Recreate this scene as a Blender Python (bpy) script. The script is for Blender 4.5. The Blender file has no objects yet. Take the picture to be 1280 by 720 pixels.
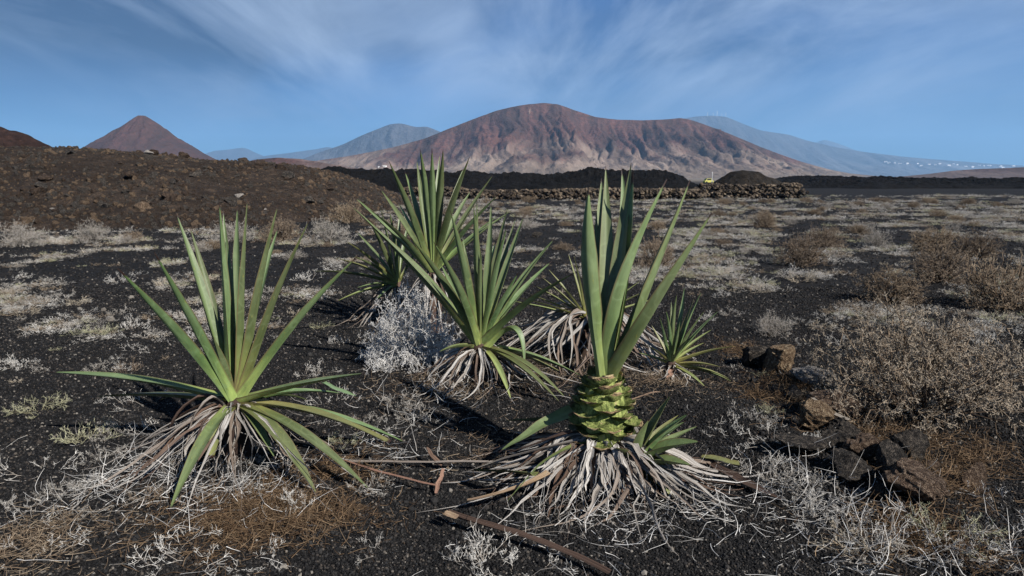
import bpy, math, random
import numpy as np
from mathutils import Vector

SC = bpy.context.scene
COL = SC.collection
R = math.radians

# ------------------------------------------------------------------ camera
FPX = 853.0
CAMZ = 1.6
PITCH = math.atan((360 - 222) / FPX)
cam_d = bpy.data.cameras.new('camera'); cam_d.lens = 24.0; cam_d.sensor_width = 36.0
cam_d.clip_start = 0.05; cam_d.clip_end = 60000
cam = bpy.data.objects.new('camera', cam_d); COL.objects.link(cam)
cam.location = (0, 0, CAMZ); cam.rotation_euler = (math.pi / 2 - PITCH, 0, 0)
SC.camera = cam

# ------------------------------------------------------------------ sky, sun, exposure
SUN_EL, SUN_AZ = R(37), R(136)       # azimuth clockwise from +Y (view direction)
world = bpy.data.worlds.new('World'); SC.world = world; world.use_nodes = True
wn = world.node_tree; wn.nodes.clear()
def N(tree, typ, **kw):
    n = tree.nodes.new(typ)
    for k, v in kw.items():
        if k.startswith('i_'):
            n.inputs[k[2:].replace('_', ' ')].default_value = v
        else:
            setattr(n, k, v)
    return n
def lk(tree, a, b): tree.links.new(a, b)
def ramp(tree, fac, stops, interp='LINEAR'):
    r = tree.nodes.new('ShaderNodeValToRGB'); cr = r.color_ramp; cr.interpolation = interp
    while len(cr.elements) < len(stops): cr.elements.new(0.5)
    for e, (p, c) in zip(cr.elements, stops):
        e.position = p; e.color = (*c, 1) if len(c) == 3 else c
    if fac is not None: tree.links.new(fac, r.inputs[0])
    return r.outputs[0]
def mix(tree, fac, a, b, typ='MIX'):
    m = tree.nodes.new('ShaderNodeMix'); m.data_type = 'RGBA'; m.blend_type = typ
    for sock, v in ((m.inputs[0], fac), (m.inputs[6], a), (m.inputs[7], b)):
        if hasattr(v, 'links'): tree.links.new(v, sock)
        elif isinstance(v, tuple): sock.default_value = (*v, 1) if len(v) == 3 else v
        else: sock.default_value = v
    return m.outputs[2]
def math_n(tree, op, a, b=None, clamp=False):
    m = tree.nodes.new('ShaderNodeMath'); m.operation = op; m.use_clamp = clamp
    for sock, v in ((m.inputs[0], a), (m.inputs[1], b)):
        if v is None: continue
        if hasattr(v, 'links'): tree.links.new(v, sock)
        else: sock.default_value = v
    return m.outputs[0]
def noise(tree, vec, scale, detail=4, rough=0.55, dist=0.0):
    n = tree.nodes.new('ShaderNodeTexNoise'); n.inputs['Scale'].default_value = scale
    n.inputs['Detail'].default_value = detail; n.inputs['Roughness'].default_value = rough
    n.inputs['Distortion'].default_value = dist
    if vec is not None: tree.links.new(vec, n.inputs['Vector'])
    return n.outputs[0]
def vmul(tree, vec, s, off=(0, 0, 0), rot=(0, 0, 0)):
    m = tree.nodes.new('ShaderNodeMapping'); m.inputs['Scale'].default_value = s
    m.inputs['Location'].default_value = off; m.inputs['Rotation'].default_value = rot
    tree.links.new(vec, m.inputs['Vector']); return m.outputs[0]

sky = N(wn, 'ShaderNodeTexSky'); sky.sky_type = 'NISHITA'; sky.sun_disc = False
sky.sun_elevation = SUN_EL; sky.sun_rotation = SUN_AZ
sky.altitude = 300; sky.air_density = 1.0; sky.dust_density = 0.35; sky.ozone_density = 3.0
tc = N(wn, 'ShaderNodeTexCoord')
sep = N(wn, 'ShaderNodeSeparateXYZ'); lk(wn, tc.outputs['Generated'], sep.inputs[0])
zz = math_n(wn, 'ADD', math_n(wn, 'MAXIMUM', sep.outputs[2], 0.0), 0.16)
cx = math_n(wn, 'DIVIDE', sep.outputs[0], zz); cy = math_n(wn, 'DIVIDE', sep.outputs[1], zz)
cmb = N(wn, 'ShaderNodeCombineXYZ'); lk(wn, cx, cmb.inputs[0]); lk(wn, cy, cmb.inputs[1])
cv = cmb.outputs[0]
# cloud layers above the clear sky: broad blue-grey sheet, streaky pale veil running away to the right, small bright wisps
sh = noise(wn, vmul(wn, cv, (0.55, 0.55, 1), (20.95, 9.4, 0), (0, 0, R(-20))), 0.62, 5, 0.52, 0.35)
st_ = noise(wn, vmul(wn, cv, (1.0, 0.30, 1), (9.1, 1.7, 0), (0, 0, R(-38))), 1.25, 8, 0.60, 0.7)
br = noise(wn, vmul(wn, cv, (0.7, 0.45, 1), (11.10, 16.3, 0), (0, 0, R(-30))), 0.55, 3, 0.5, 0.2)
hi = math_n(wn, 'MULTIPLY', math_n(wn, 'SUBTRACT', sep.outputs[2], 0.02), 7.0, clamp=True)
sheet = math_n(wn, 'MULTIPLY', ramp(wn, sh, [(0.38, (0, 0, 0)), (0.56, (1, 1, 1))]), math_n(wn, 'MULTIPLY', hi, 0.85))
veil = math_n(wn, 'MULTIPLY', ramp(wn, st_, [(0.36, (0.05,) * 3), (0.58, (0.6,) * 3), (0.75, (1, 1, 1))]), ramp(wn, br, [(0.42, (0.10,) * 3), (0.60, (1, 1, 1))]))
veil = math_n(wn, 'MULTIPLY', veil, math_n(wn, 'MULTIPLY', hi, 0.95))
skyc = mix(wn, 1.0, sky.outputs[0], (0.165, 0.36, 0.64), 'MULTIPLY')
c1 = mix(wn, sheet, skyc, (0.15, 0.42, 1.02))
c2 = mix(wn, veil, c1, (4.3, 5.4, 7.3))
bg = N(wn, 'ShaderNodeBackground'); bg.inputs['Strength'].default_value = 0.068
lk(wn, c2, bg.inputs[0])
wo = N(wn, 'ShaderNodeOutputWorld'); lk(wn, bg.outputs[0], wo.inputs[0])

sl = bpy.data.lights.new('sun', 'SUN'); sl.energy = 5.0; sl.angle = R(0.6); sl.color = (1.0, 0.955, 0.89)
sun = bpy.data.objects.new('sun', sl); COL.objects.link(sun)
sdir = Vector((math.sin(SUN_AZ) * math.cos(SUN_EL), math.cos(SUN_AZ) * math.cos(SUN_EL), math.sin(SUN_EL)))
sun.rotation_euler = (-sdir).to_track_quat('-Z', 'Y').to_euler(); sun.location = (0, -20, 60)

SC.view_settings.view_transform = 'Standard'; SC.view_settings.look = 'None'
SC.view_settings.exposure = 0.80; SC.view_settings.gamma = 1.0
SC.cycles.max_bounces = 6; SC.cycles.volume_bounces = 1; SC.cycles.use_denoising = True
SC.cycles.diffuse_bounces = 3; SC.cycles.transparent_max_bounces = 8

# ------------------------------------------------------------------ helpers
rng = np.random.default_rng(11)
random.seed(5)
FWD = np.array([0, math.cos(PITCH), -math.sin(PITCH)]); UPV = np.array([0, math.sin(PITCH), math.cos(PITCH)])
def ray(px, py): return np.array([1., 0, 0]) * ((px - 640) / FPX) + UPV * ((360 - py) / FPX) + FWD
def on_plane(px, py, Y):
    d = ray(px, py); return np.array([0, 0, CAMZ]) + d * (Y / d[1])
def on_ground(px, py, z=0.0):
    d = ray(px, py); return np.array([0, 0, CAMZ]) + d * ((z - CAMZ) / d[2])

def _h(ix, iy, seed):
    h = (ix.astype(np.int64) * 374761393 + iy.astype(np.int64) * 668265263 + seed * 1442695041) & 0xFFFFFFFF
    h = ((h ^ (h >> 13)) * 1274126177) & 0xFFFFFFFF
    return ((h ^ (h >> 16)) & 0xFFFFFF) / float(0xFFFFFF)
def vn(x, y, seed=0):
    x = np.asarray(x, float); y = np.asarray(y, float)
    ix, iy = np.floor(x), np.floor(y); fx, fy = x - ix, y - iy
    fx = fx * fx * fx * (fx * (fx * 6 - 15) + 10); fy = fy * fy * fy * (fy * (fy * 6 - 15) + 10)
    a, b = _h(ix, iy, seed), _h(ix + 1, iy, seed); c, d = _h(ix, iy + 1, seed), _h(ix + 1, iy + 1, seed)
    return (a * (1 - fx) + b * fx) * (1 - fy) + (c * (1 - fx) + d * fx) * fy
def fbm(x, y, seed=0, o=5, g=0.5):
    s = 0; a = 1; t = 0
    for k in range(o):
        s = s + a * (vn(x, y, seed + k * 17) * 2 - 1); t += a; a *= g
        x = np.asarray(x) * 2.03 + 5.7; y = np.asarray(y) * 2.03 + 1.3
    return s / t
def ridged(x, y, seed=0, o=5):
    s = 0; a = 1; t = 0
    for k in range(o):
        s = s + a * (1 - np.abs(vn(x, y, seed + k * 31) * 2 - 1)); t += a; a *= 0.55
        x = np.asarray(x) * 2.1 + 3.1; y = np.asarray(y) * 2.1 + 7.9
    return s / t

def mesh_from(name, v, f, mat=None, smooth=False, attrs=None, sharp=None):
    me = bpy.data.meshes.new(name)
    if isinstance(f, np.ndarray):
        v = np.asarray(v, dtype=np.float32); k = f.shape[1]
        me.vertices.add(len(v)); me.vertices.foreach_set('co', v.ravel())
        me.loops.add(f.size); me.loops.foreach_set('vertex_index', f.ravel().astype(np.int32))
        me.polygons.add(len(f)); me.polygons.foreach_set('loop_start', np.arange(0, f.size, k, dtype=np.int32))
        me.polygons.foreach_set('loop_total', np.full(len(f), k, dtype=np.int32))
        me.update(calc_edges=True); me.validate()
    else:
        me.from_pydata([tuple(p) for p in v], [], f); me.update()
    if attrs:
        for an, av in attrs.items():
            a = me.attributes.new(an, 'FLOAT', 'POINT'); a.data.foreach_set('value', np.asarray(av, dtype=np.float32))
    me.polygons.foreach_set('use_smooth', np.full(len(me.polygons), smooth))
    if sharp: me.set_sharp_from_angle(angle=R(sharp))
    if mat: me.materials.append(mat)
    return me
def ob(name, me, parent=None, loc=None, rot=None, scale=None):
    o = bpy.data.objects.new(name, me); COL.objects.link(o)
    if parent is not None: o.parent = parent
    if loc is not None: o.location = tuple(float(q) for q in loc)
    if rot is not None: o.rotation_euler = rot
    if scale is not None: o.scale = scale if hasattr(scale, '__len__') else (scale,) * 3
    return o
def tag(o, label, cat=None, group=None, kind=None):
    o['label'] = label
    if cat: o['category'] = cat
    if group: o['group'] = group
    if kind: o['kind'] = kind
    return o
def grid_faces(nr, nc):
    i = np.arange(nr - 1)[:, None] * nc + np.arange(nc - 1)[None, :]
    return np.stack([i, i + 1, i + nc + 1, i + nc], -1).reshape(-1, 4)

# ------------------------------------------------------------------ materials
def newmat(name):
    m = bpy.data.materials.new(name); m.use_nodes = True; t = m.node_tree
    b = t.nodes['Principled BSDF']; b.inputs['Roughness'].default_value = 0.9
    b.inputs['Specular IOR Level'].default_value = 0.08
    return m, t, b
def geo_pos(t): return t.nodes.new('ShaderNodeNewGeometry').outputs['Position']
def obj_co(t): return t.nodes.new('ShaderNodeTexCoord').outputs['Object']
def attr(t, n):
    a = t.nodes.new('ShaderNodeAttribute'); a.attribute_name = n; return a.outputs['Fac']
def orand(t): return t.nodes.new('ShaderNodeObjectInfo').outputs['Random']
def bump(t, b, h, strength, dist):
    n = t.nodes.new('ShaderNodeBump'); n.inputs['Strength'].default_value = strength; n.inputs['Distance'].default_value = dist
    t.links.new(h, n.inputs['Height']); t.links.new(n.outputs[0], b.inputs['Normal'])
def voro(t, vec, scale):
    n = t.nodes.new('ShaderNodeTexVoronoi'); n.inputs['Scale'].default_value = scale
    if vec is not None: t.links.new(vec, n.inputs['Vector'])
    return n

# black cinder ground
M_GROUND, t, b = newmat('cinder_ground')
p = geo_pos(t)
n1 = noise(t, p, 55, 3, 0.7); n2 = noise(t, p, 0.9, 5, 0.6); n3 = noise(t, p, 3.2, 4, 0.6)
c = ramp(t, n1, [(0.30, (0.004, 0.004, 0.0044)), (0.55, (0.012, 0.0117, 0.012)), (0.75, (0.036, 0.034, 0.033))])
dust = ramp(t, n2, [(0.50, (0, 0, 0)), (0.70, (0.6,) * 3)])
c = mix(t, dust, c, (0.032, 0.028, 0.025))
lit = ramp(t, noise(t, p, 9.0, 6, 0.75), [(0.55, (0, 0, 0)), (0.70, (0.7,) * 3)])
c = mix(t, math_n(t, 'MULTIPLY', lit, ramp(t, noise(t, p, 0.35, 4, 0.6), [(0.42, (0.1,) * 3), (0.6, (1, 1, 1))])), c, (0.085, 0.076, 0.067))
rust = ramp(t, noise(t, p, 1.1, 3, 0.6, 0.3), [(0.62, (0, 0, 0)), (0.74, (0.5,) * 3)])
c = mix(t, rust, c, (0.042, 0.026, 0.016))
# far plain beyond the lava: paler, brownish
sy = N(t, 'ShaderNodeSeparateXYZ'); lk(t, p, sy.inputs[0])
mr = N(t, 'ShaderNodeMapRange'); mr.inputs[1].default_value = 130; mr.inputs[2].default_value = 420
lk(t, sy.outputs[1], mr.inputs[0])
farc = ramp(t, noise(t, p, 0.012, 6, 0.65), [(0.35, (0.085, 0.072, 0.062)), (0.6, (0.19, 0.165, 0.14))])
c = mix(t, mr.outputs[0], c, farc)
lk(t, c, b.inputs['Base Color'])
vo = voro(t, p, 95)
hgt = math_n(t, 'ADD', math_n(t, 'MULTIPLY', vo.outputs['Distance'], 1.0), math_n(t, 'MULTIPLY', n3, 1.5))
bump(t, b, hgt, 0.9, 0.012)

M_GRAVEL, t, b = newmat('cinder_grain')
r_ = orand(t)
c = ramp(t, r_, [(0.0, (0.005, 0.005, 0.0054)), (0.5, (0.012, 0.0116, 0.0117)), (0.82, (0.027, 0.026, 0.0255)),
                 (0.93, (0.040, 0.033, 0.028)), (0.965, (0.07, 0.06, 0.05)), (1.0, (0.17, 0.155, 0.135))])
lk(t, c, b.inputs['Base Color']); b.inputs['Roughness'].default_value = 0.75

# agave leaf
def leaf_mat(name, basec, mid, glauc, tipc=(0.028, 0.014, 0.010), rough=0.42, yellow=(0.26, 0.24, 0.045)):
    m, t, b = newmat(name)
    lt, lu = attr(t, 'lt'), attr(t, 'lu'); rnd = orand(t)
    cc = N(t, 'ShaderNodeCombineXYZ'); lk(t, lt, cc.inputs[0]); lk(t, lu, cc.inputs[1]); lk(t, math_n(t, 'MULTIPLY', rnd, 37.0), cc.inputs[2])
    fib = noise(t, vmul(t, cc.outputs[0], (1.2, 22, 1)), 2.0, 3, 0.6)
    blot = noise(t, vmul(t, cc.outputs[0], (7, 1.4, 1)), 1.2, 4, 0.6)
    band = noise(t, vmul(t, cc.outputs[0], (9, 0.5, 1)), 1.0, 1, 0.4)
    c = ramp(t, lt, [(0.0, basec), (0.16, tuple(0.5 * (x + y) for x, y in zip(basec, mid))), (0.34, mid), (0.62, glauc), (0.95, mid)])
    c = mix(t, ramp(t, blot, [(0.42, (0, 0, 0)), (0.70, (0.6,) * 3)]), c, tuple(0.5 * q for q in mid))
    c = mix(t, ramp(t, band, [(0.50, (0, 0, 0)), (0.57, (0.34,) * 3), (0.60, (0, 0, 0))]), c, tuple(1.5 * q for q in glauc))
    c = mix(t, ramp(t, fib, [(0.4, (0, 0, 0)), (0.7, (0.35,) * 3)]), c, tuple(0.6 * q for q in mid))
    cen = ramp(t, math_n(t, 'ABSOLUTE', lu), [(0.0, (0.34,) * 3), (0.45, (0, 0, 0))])
    c = mix(t, cen, c, tuple(1.35 * q for q in glauc))
    hue = N(t, 'ShaderNodeHueSaturation'); lk(t, c, hue.inputs['Color']); hue.inputs['Saturation'].default_value = 0.92
    lk(t, math_n(t, 'ADD', math_n(t, 'MULTIPLY', rnd, 0.05), 0.475), hue.inputs['Hue'])
    lk(t, math_n(t, 'ADD', math_n(t, 'MULTIPLY', rnd, 0.62), 0.68), hue.inputs['Value'])
    c = hue.outputs[0]
    # age: yellow scars and brown flecks
    sc_ = ramp(t, noise(t, vmul(t, cc.outputs[0], (14, 3, 1)), 2.2, 5, 0.7), [(0.62, (0, 0, 0)), (0.70, (0.8,) * 3)])
    c = mix(t, sc_, c, yellow)
    br_ = ramp(t, noise(t, vmul(t, cc.outputs[0], (30, 4, 1), (5, 3, 0)), 2.0, 4, 0.7), [(0.66, (0, 0, 0)), (0.72, (0.8,) * 3)])
    c = mix(t, br_, c, (0.06, 0.04, 0.025))
    edge = ramp(t, math_n(t, 'ABSOLUTE', lu), [(0.86, (0, 0, 0)), (0.97, (0.8,) * 3)])
    c = mix(t, edge, c, (0.10, 0.075, 0.035))
    tip = ramp(t, math_n(t, 'ADD', lt, math_n(t, 'MULTIPLY', blot, math_n(t, 'MULTIPLY', rnd, 0.07))), [(0.975, (0, 0, 0)), (0.99, (1, 1, 1))])
    c = mix(t, tip, c, tipc)
    lk(t, c, b.inputs['Base Color'])
    rg = math_n(t, 'ADD', math_n(t, 'MULTIPLY', blot, 0.25), rough - 0.1); lk(t, rg, b.inputs['Roughness'])
    b.inputs['Specular IOR Level'].default_value = 0.4
    bump(t, b, math_n(t, 'ADD', fib, band), 0.25, 0.004)
    return m
M_LEAF = leaf_mat('agave_leaf', (0.29, 0.335, 0.075), (0.082, 0.126, 0.036), (0.120, 0.165, 0.070))
M_LEAF_PALE = leaf_mat('agave_leaf_broad', (0.31, 0.36, 0.09), (0.125, 0.178, 0.058), (0.155, 0.205, 0.090))
M_LEAF_OLD = leaf_mat('agave_leaf_old', (0.17, 0.19, 0.045), (0.085, 0.110, 0.030), (0.100, 0.125, 0.045), rough=0.55)
M_LEAF_YEL = leaf_mat('agave_leaf_yellowing', (0.34, 0.33, 0.07), (0.19, 0.20, 0.055), (0.15, 0.18, 0.065), yellow=(0.40, 0.33, 0.07))

M_SCALE, t, b = newmat('chopped_leaf_base')
p = geo_pos(t); lt = attr(t, 'lt'); rnd = orand(t)
n_a = noise(t, vmul(t, p, (1, 1, .45)), 34, 5, 0.65); n_b = noise(t, p, 150, 3, 0.6)
c = ramp(t, n_a, [(0.34, (0.040, 0.052, 0.016)), (0.48, (0.135, 0.165, 0.050)), (0.58, (0.25, 0.285, 0.090)), (0.68, (0.28, 0.235, 0.12))])
c = mix(t, ramp(t, n_b, [(0.58, (0, 0, 0)), (0.68, (0.7,) * 3)]), c, (0.085, 0.055, 0.03))
c = mix(t, ramp(t, math_n(t, 'ADD', lt, math_n(t, 'MULTIPLY', n_a, 0.35)), [(0.93, (0, 0, 0)), (1.05, (1, 1, 1))]), c, (0.27, 0.18, 0.105))
hs_ = N(t, 'ShaderNodeHueSaturation'); lk(t, c, hs_.inputs['Color']); lk(t, math_n(t, 'ADD', math_n(t, 'MULTIPLY', rnd, 0.7), 0.6), hs_.inputs['Value'])
lk(t, hs_.outputs[0], b.inputs['Base Color']); b.inputs['Roughness'].default_value = 0.75
bump(t, b, math_n(t, 'ADD', n_a, n_b), 0.9, 0.012)
def dry_mat(name, cols, dark=(0.05, 0.037, 0.03)):
    m, t, b = newmat(name)
    lt, lu = attr(t, 'lt'), attr(t, 'lu'); rnd = orand(t)
    cc = N(t, 'ShaderNodeCombineXYZ'); lk(t, lt, cc.inputs[0]); lk(t, lu, cc.inputs[1]); lk(t, math_n(t, 'MULTIPLY', rnd, 51.0), cc.inputs[2])
    st = noise(t, vmul(t, cc.outputs[0], (1.4, 5, 1)), 1.6, 4, 0.65)
    pa = noise(t, vmul(t, cc.outputs[0], (4, 0.8, 1)), 1.0, 3, 0.6)
    base = ramp(t, math_n(t, 'ADD', math_n(t, 'MULTIPLY', rnd, 0.62), math_n(t, 'MULTIPLY', pa, 0.36)), [(0.1, cols[0]), (0.35, cols[1]), (0.62, cols[2]), (0.9, cols[3])])
    c = mix(t, ramp(t, st, [(0.42, (0.85,) * 3), (0.58, (0, 0, 0))]), base, dark)
    lk(t, c, b.inputs['Base Color']); b.inputs['Roughness'].default_value = 0.8
    bump(t, b, st, 0.6, 0.006)
    return m
M_DRY = dry_mat('dry_leaf', [(0.10, 0.058, 0.042), (0.24, 0.19, 0.15), (0.40, 0.375, 0.345), (0.54, 0.52, 0.49)])
M_DRY_GREY = dry_mat('dry_leaf_grey', [(0.26, 0.23, 0.20), (0.36, 0.34, 0.31), (0.48, 0.46, 0.43), (0.60, 0.58, 0.55)])
M_DRY_TAN = dry_mat('dry_leaf_tan', [(0.22, 0.12, 0.085), (0.30, 0.18, 0.13), (0.34, 0.23, 0.16), (0.26, 0.21, 0.12)], (0.12, 0.07, 0.05))
M_DRY_DARK = dry_mat('dry_leaf_dark', [(0.06, 0.038, 0.030), (0.10, 0.066, 0.05), (0.13, 0.085, 0.06), (0.17, 0.11, 0.08)], (0.025, 0.017, 0.014))
M_CUT = dry_mat('cut_edge', [(0.30, 0.19, 0.11), (0.36, 0.27, 0.15), (0.42, 0.34, 0.19), (0.5, 0.42, 0.26)], (0.12, 0.08, 0.04))

def twig_mat(name, inner, mid, tips, var=0.35):
    m, t, b = newmat(name)
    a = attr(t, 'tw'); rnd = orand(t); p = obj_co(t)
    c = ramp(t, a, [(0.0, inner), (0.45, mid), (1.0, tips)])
    nz = noise(t, p, 9.0, 3, 0.6)
    hs = N(t, 'ShaderNodeHueSaturation'); lk(t, c, hs.inputs['Color'])
    lk(t, math_n(t, 'ADD', math_n(t, 'MULTIPLY', nz, 1.1), 0.45), hs.inputs['Value'])
    hs.inputs['Saturation'].default_value = 1.0
    c = mix(t, math_n(t, 'MULTIPLY', rnd, var), hs.outputs[0], tuple(0.62 * q for q in mid))
    lk(t, c, b.inputs['Base Color']); b.inputs['Specular IOR Level'].default_value = 0.1
    return m
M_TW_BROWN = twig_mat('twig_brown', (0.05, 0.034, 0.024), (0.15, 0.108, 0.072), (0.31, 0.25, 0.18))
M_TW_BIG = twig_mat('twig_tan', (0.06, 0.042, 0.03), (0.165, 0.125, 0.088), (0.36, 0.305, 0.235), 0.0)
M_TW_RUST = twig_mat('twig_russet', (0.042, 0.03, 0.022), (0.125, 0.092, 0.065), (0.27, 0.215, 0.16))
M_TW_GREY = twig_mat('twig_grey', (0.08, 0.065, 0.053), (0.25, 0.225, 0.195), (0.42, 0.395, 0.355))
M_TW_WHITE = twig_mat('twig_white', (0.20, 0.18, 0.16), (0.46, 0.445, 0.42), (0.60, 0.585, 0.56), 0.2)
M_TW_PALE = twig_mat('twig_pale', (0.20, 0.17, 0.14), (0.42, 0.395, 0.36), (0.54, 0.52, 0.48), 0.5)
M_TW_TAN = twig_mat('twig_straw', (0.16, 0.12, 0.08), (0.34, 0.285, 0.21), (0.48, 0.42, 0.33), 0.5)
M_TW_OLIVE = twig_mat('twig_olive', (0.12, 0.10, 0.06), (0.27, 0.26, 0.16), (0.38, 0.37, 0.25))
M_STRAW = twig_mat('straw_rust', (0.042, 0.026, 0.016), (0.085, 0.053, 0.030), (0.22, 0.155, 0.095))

def rock_mat(name, dark, mid, light, scale=6.0, lightpos=0.62):
    m, t, b = newmat(name)
    p = obj_co(t); rnd = orand(t)
    n = noise(t, p, scale, 7, 0.66); n_ = noise(t, p, scale * 5, 4, 0.7); vo = voro(t, p, scale * 4)
    s = math_n(t, 'ADD', math_n(t, 'MULTIPLY', n, 0.7), math_n(t, 'MULTIPLY', n_, 0.3))
    c = ramp(t, s, [(0.36, dark), (0.50, mid), (lightpos, light)])
    lk(t, c, b.inputs['Base Color'])
    h = math_n(t, 'ADD', math_n(t, 'ADD', n, math_n(t, 'MULTIPLY', n_, 0.5)), math_n(t, 'MULTIPLY', vo.outputs['Distance'], 0.5))
    bump(t, b, h, 1.0, 0.35 / scale)
    return m
M_ROCK_BLACK = rock_mat('rock_black_lava', (0.010, 0.0095, 0.0095), (0.046, 0.041, 0.037), (0.17, 0.142, 0.115))
M_ROCK_TAN = rock_mat('rock_tan', (0.04, 0.027, 0.019), (0.20, 0.135, 0.083), (0.42, 0.33, 0.22))
M_ROCK_BROWN = rock_mat('rock_brown', (0.022, 0.016, 0.013), (0.115, 0.078, 0.056), (0.30, 0.225, 0.165))
M_ROCK_PALE = rock_mat('rock_pale', (0.13, 0.11, 0.095), (0.32, 0.29, 0.26), (0.47, 0.43, 0.39))

def slope_mat(name, dark, mid, light, scale, bumpd, pebble=True):
    m, t, b = newmat(name); p = geo_pos(t)
    n = noise(t, p, scale, 8, 0.68); n_ = noise(t, p, scale * 9, 5, 0.7); big = noise(t, p, scale * 0.13, 4, 0.6)
    s = math_n(t, 'ADD', math_n(t, 'MULTIPLY', n, 0.5), math_n(t, 'MULTIPLY', n_, 0.5))
    c = ramp(t, s, [(0.38, dark), (0.52, mid), (0.66, light)])
    c = mix(t, ramp(t, big, [(0.38, (0, 0, 0)), (0.62, (0.75,) * 3)]), c, tuple(0.45 * q for q in mid))
    lk(t, c, b.inputs['Base Color'])
    bump(t, b, s, 1.0, bumpd); return m
M_EMB = slope_mat('embankment_scree', (0.012, 0.010, 0.009), (0.040, 0.030, 0.024), (0.150, 0.105, 0.072), 2.2, 0.16)
M_LAVA = slope_mat('black_lava', (0.003, 0.003, 0.0032), (0.0075, 0.0072, 0.0073), (0.026, 0.023, 0.022), 1.6, 0.4)
M_MOUND = slope_mat('mound_scree', (0.009, 0.008, 0.007), (0.026, 0.022, 0.018), (0.080, 0.060, 0.044), 1.6, 0.25)
M_REDHILL = slope_mat('red_scree', (0.010, 0.007, 0.006), (0.040, 0.023, 0.019), (0.11, 0.060, 0.046), 0.8, 0.6)

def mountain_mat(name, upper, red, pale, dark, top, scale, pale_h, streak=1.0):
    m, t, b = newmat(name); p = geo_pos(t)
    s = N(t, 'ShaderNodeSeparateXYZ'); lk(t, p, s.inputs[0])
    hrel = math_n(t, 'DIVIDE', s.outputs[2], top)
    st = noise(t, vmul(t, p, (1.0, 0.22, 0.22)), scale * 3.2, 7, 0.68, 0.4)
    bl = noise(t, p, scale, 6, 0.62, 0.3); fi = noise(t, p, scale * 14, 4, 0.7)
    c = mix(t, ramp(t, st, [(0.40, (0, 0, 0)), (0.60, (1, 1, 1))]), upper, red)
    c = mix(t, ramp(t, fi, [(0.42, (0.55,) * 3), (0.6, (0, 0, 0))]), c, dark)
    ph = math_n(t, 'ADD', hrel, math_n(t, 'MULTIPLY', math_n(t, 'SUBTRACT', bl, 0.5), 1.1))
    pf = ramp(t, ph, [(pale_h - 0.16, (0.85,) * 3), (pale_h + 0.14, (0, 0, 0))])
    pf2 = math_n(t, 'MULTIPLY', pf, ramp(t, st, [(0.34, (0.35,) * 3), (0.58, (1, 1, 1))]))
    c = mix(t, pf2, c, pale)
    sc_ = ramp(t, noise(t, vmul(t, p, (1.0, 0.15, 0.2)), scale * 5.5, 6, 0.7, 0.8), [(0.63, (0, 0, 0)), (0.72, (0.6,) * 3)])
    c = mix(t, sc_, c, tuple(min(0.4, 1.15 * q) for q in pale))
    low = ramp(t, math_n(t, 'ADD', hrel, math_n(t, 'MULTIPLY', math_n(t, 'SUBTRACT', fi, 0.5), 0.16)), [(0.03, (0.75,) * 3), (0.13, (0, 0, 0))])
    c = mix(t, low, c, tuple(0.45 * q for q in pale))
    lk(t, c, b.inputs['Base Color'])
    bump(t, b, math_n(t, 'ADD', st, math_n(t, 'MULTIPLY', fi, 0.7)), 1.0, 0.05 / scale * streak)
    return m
M_VOLC = mountain_mat('volcano_slope', (0.052, 0.034, 0.029), (0.115, 0.056, 0.046), (0.27, 0.215, 0.172), (0.034, 0.024, 0.021), 215., 0.006, 0.21)
M_CONE = mountain_mat('cinder_cone_slope', (0.052, 0.034, 0.031), (0.085, 0.045, 0.040), (0.17, 0.13, 0.12), (0.040, 0.028, 0.026), 125., 0.008, -0.05)
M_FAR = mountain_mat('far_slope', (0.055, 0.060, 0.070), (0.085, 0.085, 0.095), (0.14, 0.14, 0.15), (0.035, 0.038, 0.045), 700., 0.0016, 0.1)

def plain(name, col, rough=0.7):
    m, t, b = newmat(name); p = obj_co(t); n = noise(t, p, 3.0, 4, 0.6)
    c = mix(t, ramp(t, n, [(0.4, (0, 0, 0)), (0.7, (0.35,) * 3)]), col, tuple(0.65 * q for q in col))
    lk(t, c, b.inputs['Base Color']); b.inputs['Roughness'].default_value = rough; return m
M_WHITE = plain('whitewash', (0.78, 0.77, 0.74)); M_YELLOW = plain('yellow_paint', (0.46, 0.43, 0.12), 0.35)
M_GLASS = plain('dark_glass', (0.02, 0.024, 0.028), 0.1); M_RUBBER = plain('tyre_rubber', (0.02, 0.02, 0.02))
M_STEEL = plain('galvanised_steel', (0.42, 0.43, 0.44), 0.4)
M_WOOD = dry_mat('weathered_wood', [(0.30, 0.26, 0.21), (0.38, 0.34, 0.28), (0.46, 0.42, 0.36), (0.52, 0.48, 0.42)], (0.13, 0.10, 0.075))

# ------------------------------------------------------------------ ground
def H(x, y):
    x = np.asarray(x, float); y = np.asarray(y, float); d = np.hypot(x, y)
    h = 0.035 * fbm(x / 1.7, y / 1.7, 3, 4) + 0.012 * fbm(x / 0.35, y / 0.35, 9, 3)
    h = h + 0.10 * fbm(x / 9.0, y / 9.0, 5, 3) * np.clip((d - 5) / 10, 0, 1)
    # low bank along the row of lava rocks
    u = (x - 1.55) * 0.62 + (y - 4.7) * -0.78; v = (x - 1.9) * 0.78 + (y - 4.0) * 0.62
    h = h + 0.07 * np.exp(-((x - (1.0 + (5.3 - y) * 0.45)) / 0.33) ** 2) * np.clip((y - 2.6) / 0.8, 0, 1) * np.clip((6.0 - y) / 0.8, 0, 1)
    h = h * np.clip((400 - d) / 200, 0, 1) - 0.0 * u * v
    return h
ang = np.concatenate([np.linspace(-math.pi, -1.15, 60)[:-1], np.linspace(-1.15, 1.15, 420), np.linspace(1.15, math.pi, 60)[1:]])
rad = np.concatenate([[0.02], np.geomspace(0.4, 11950, 420)])
A_, Rr = np.meshgrid(ang, rad); X = Rr * np.sin(A_); Y = Rr * np.cos(A_)
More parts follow.
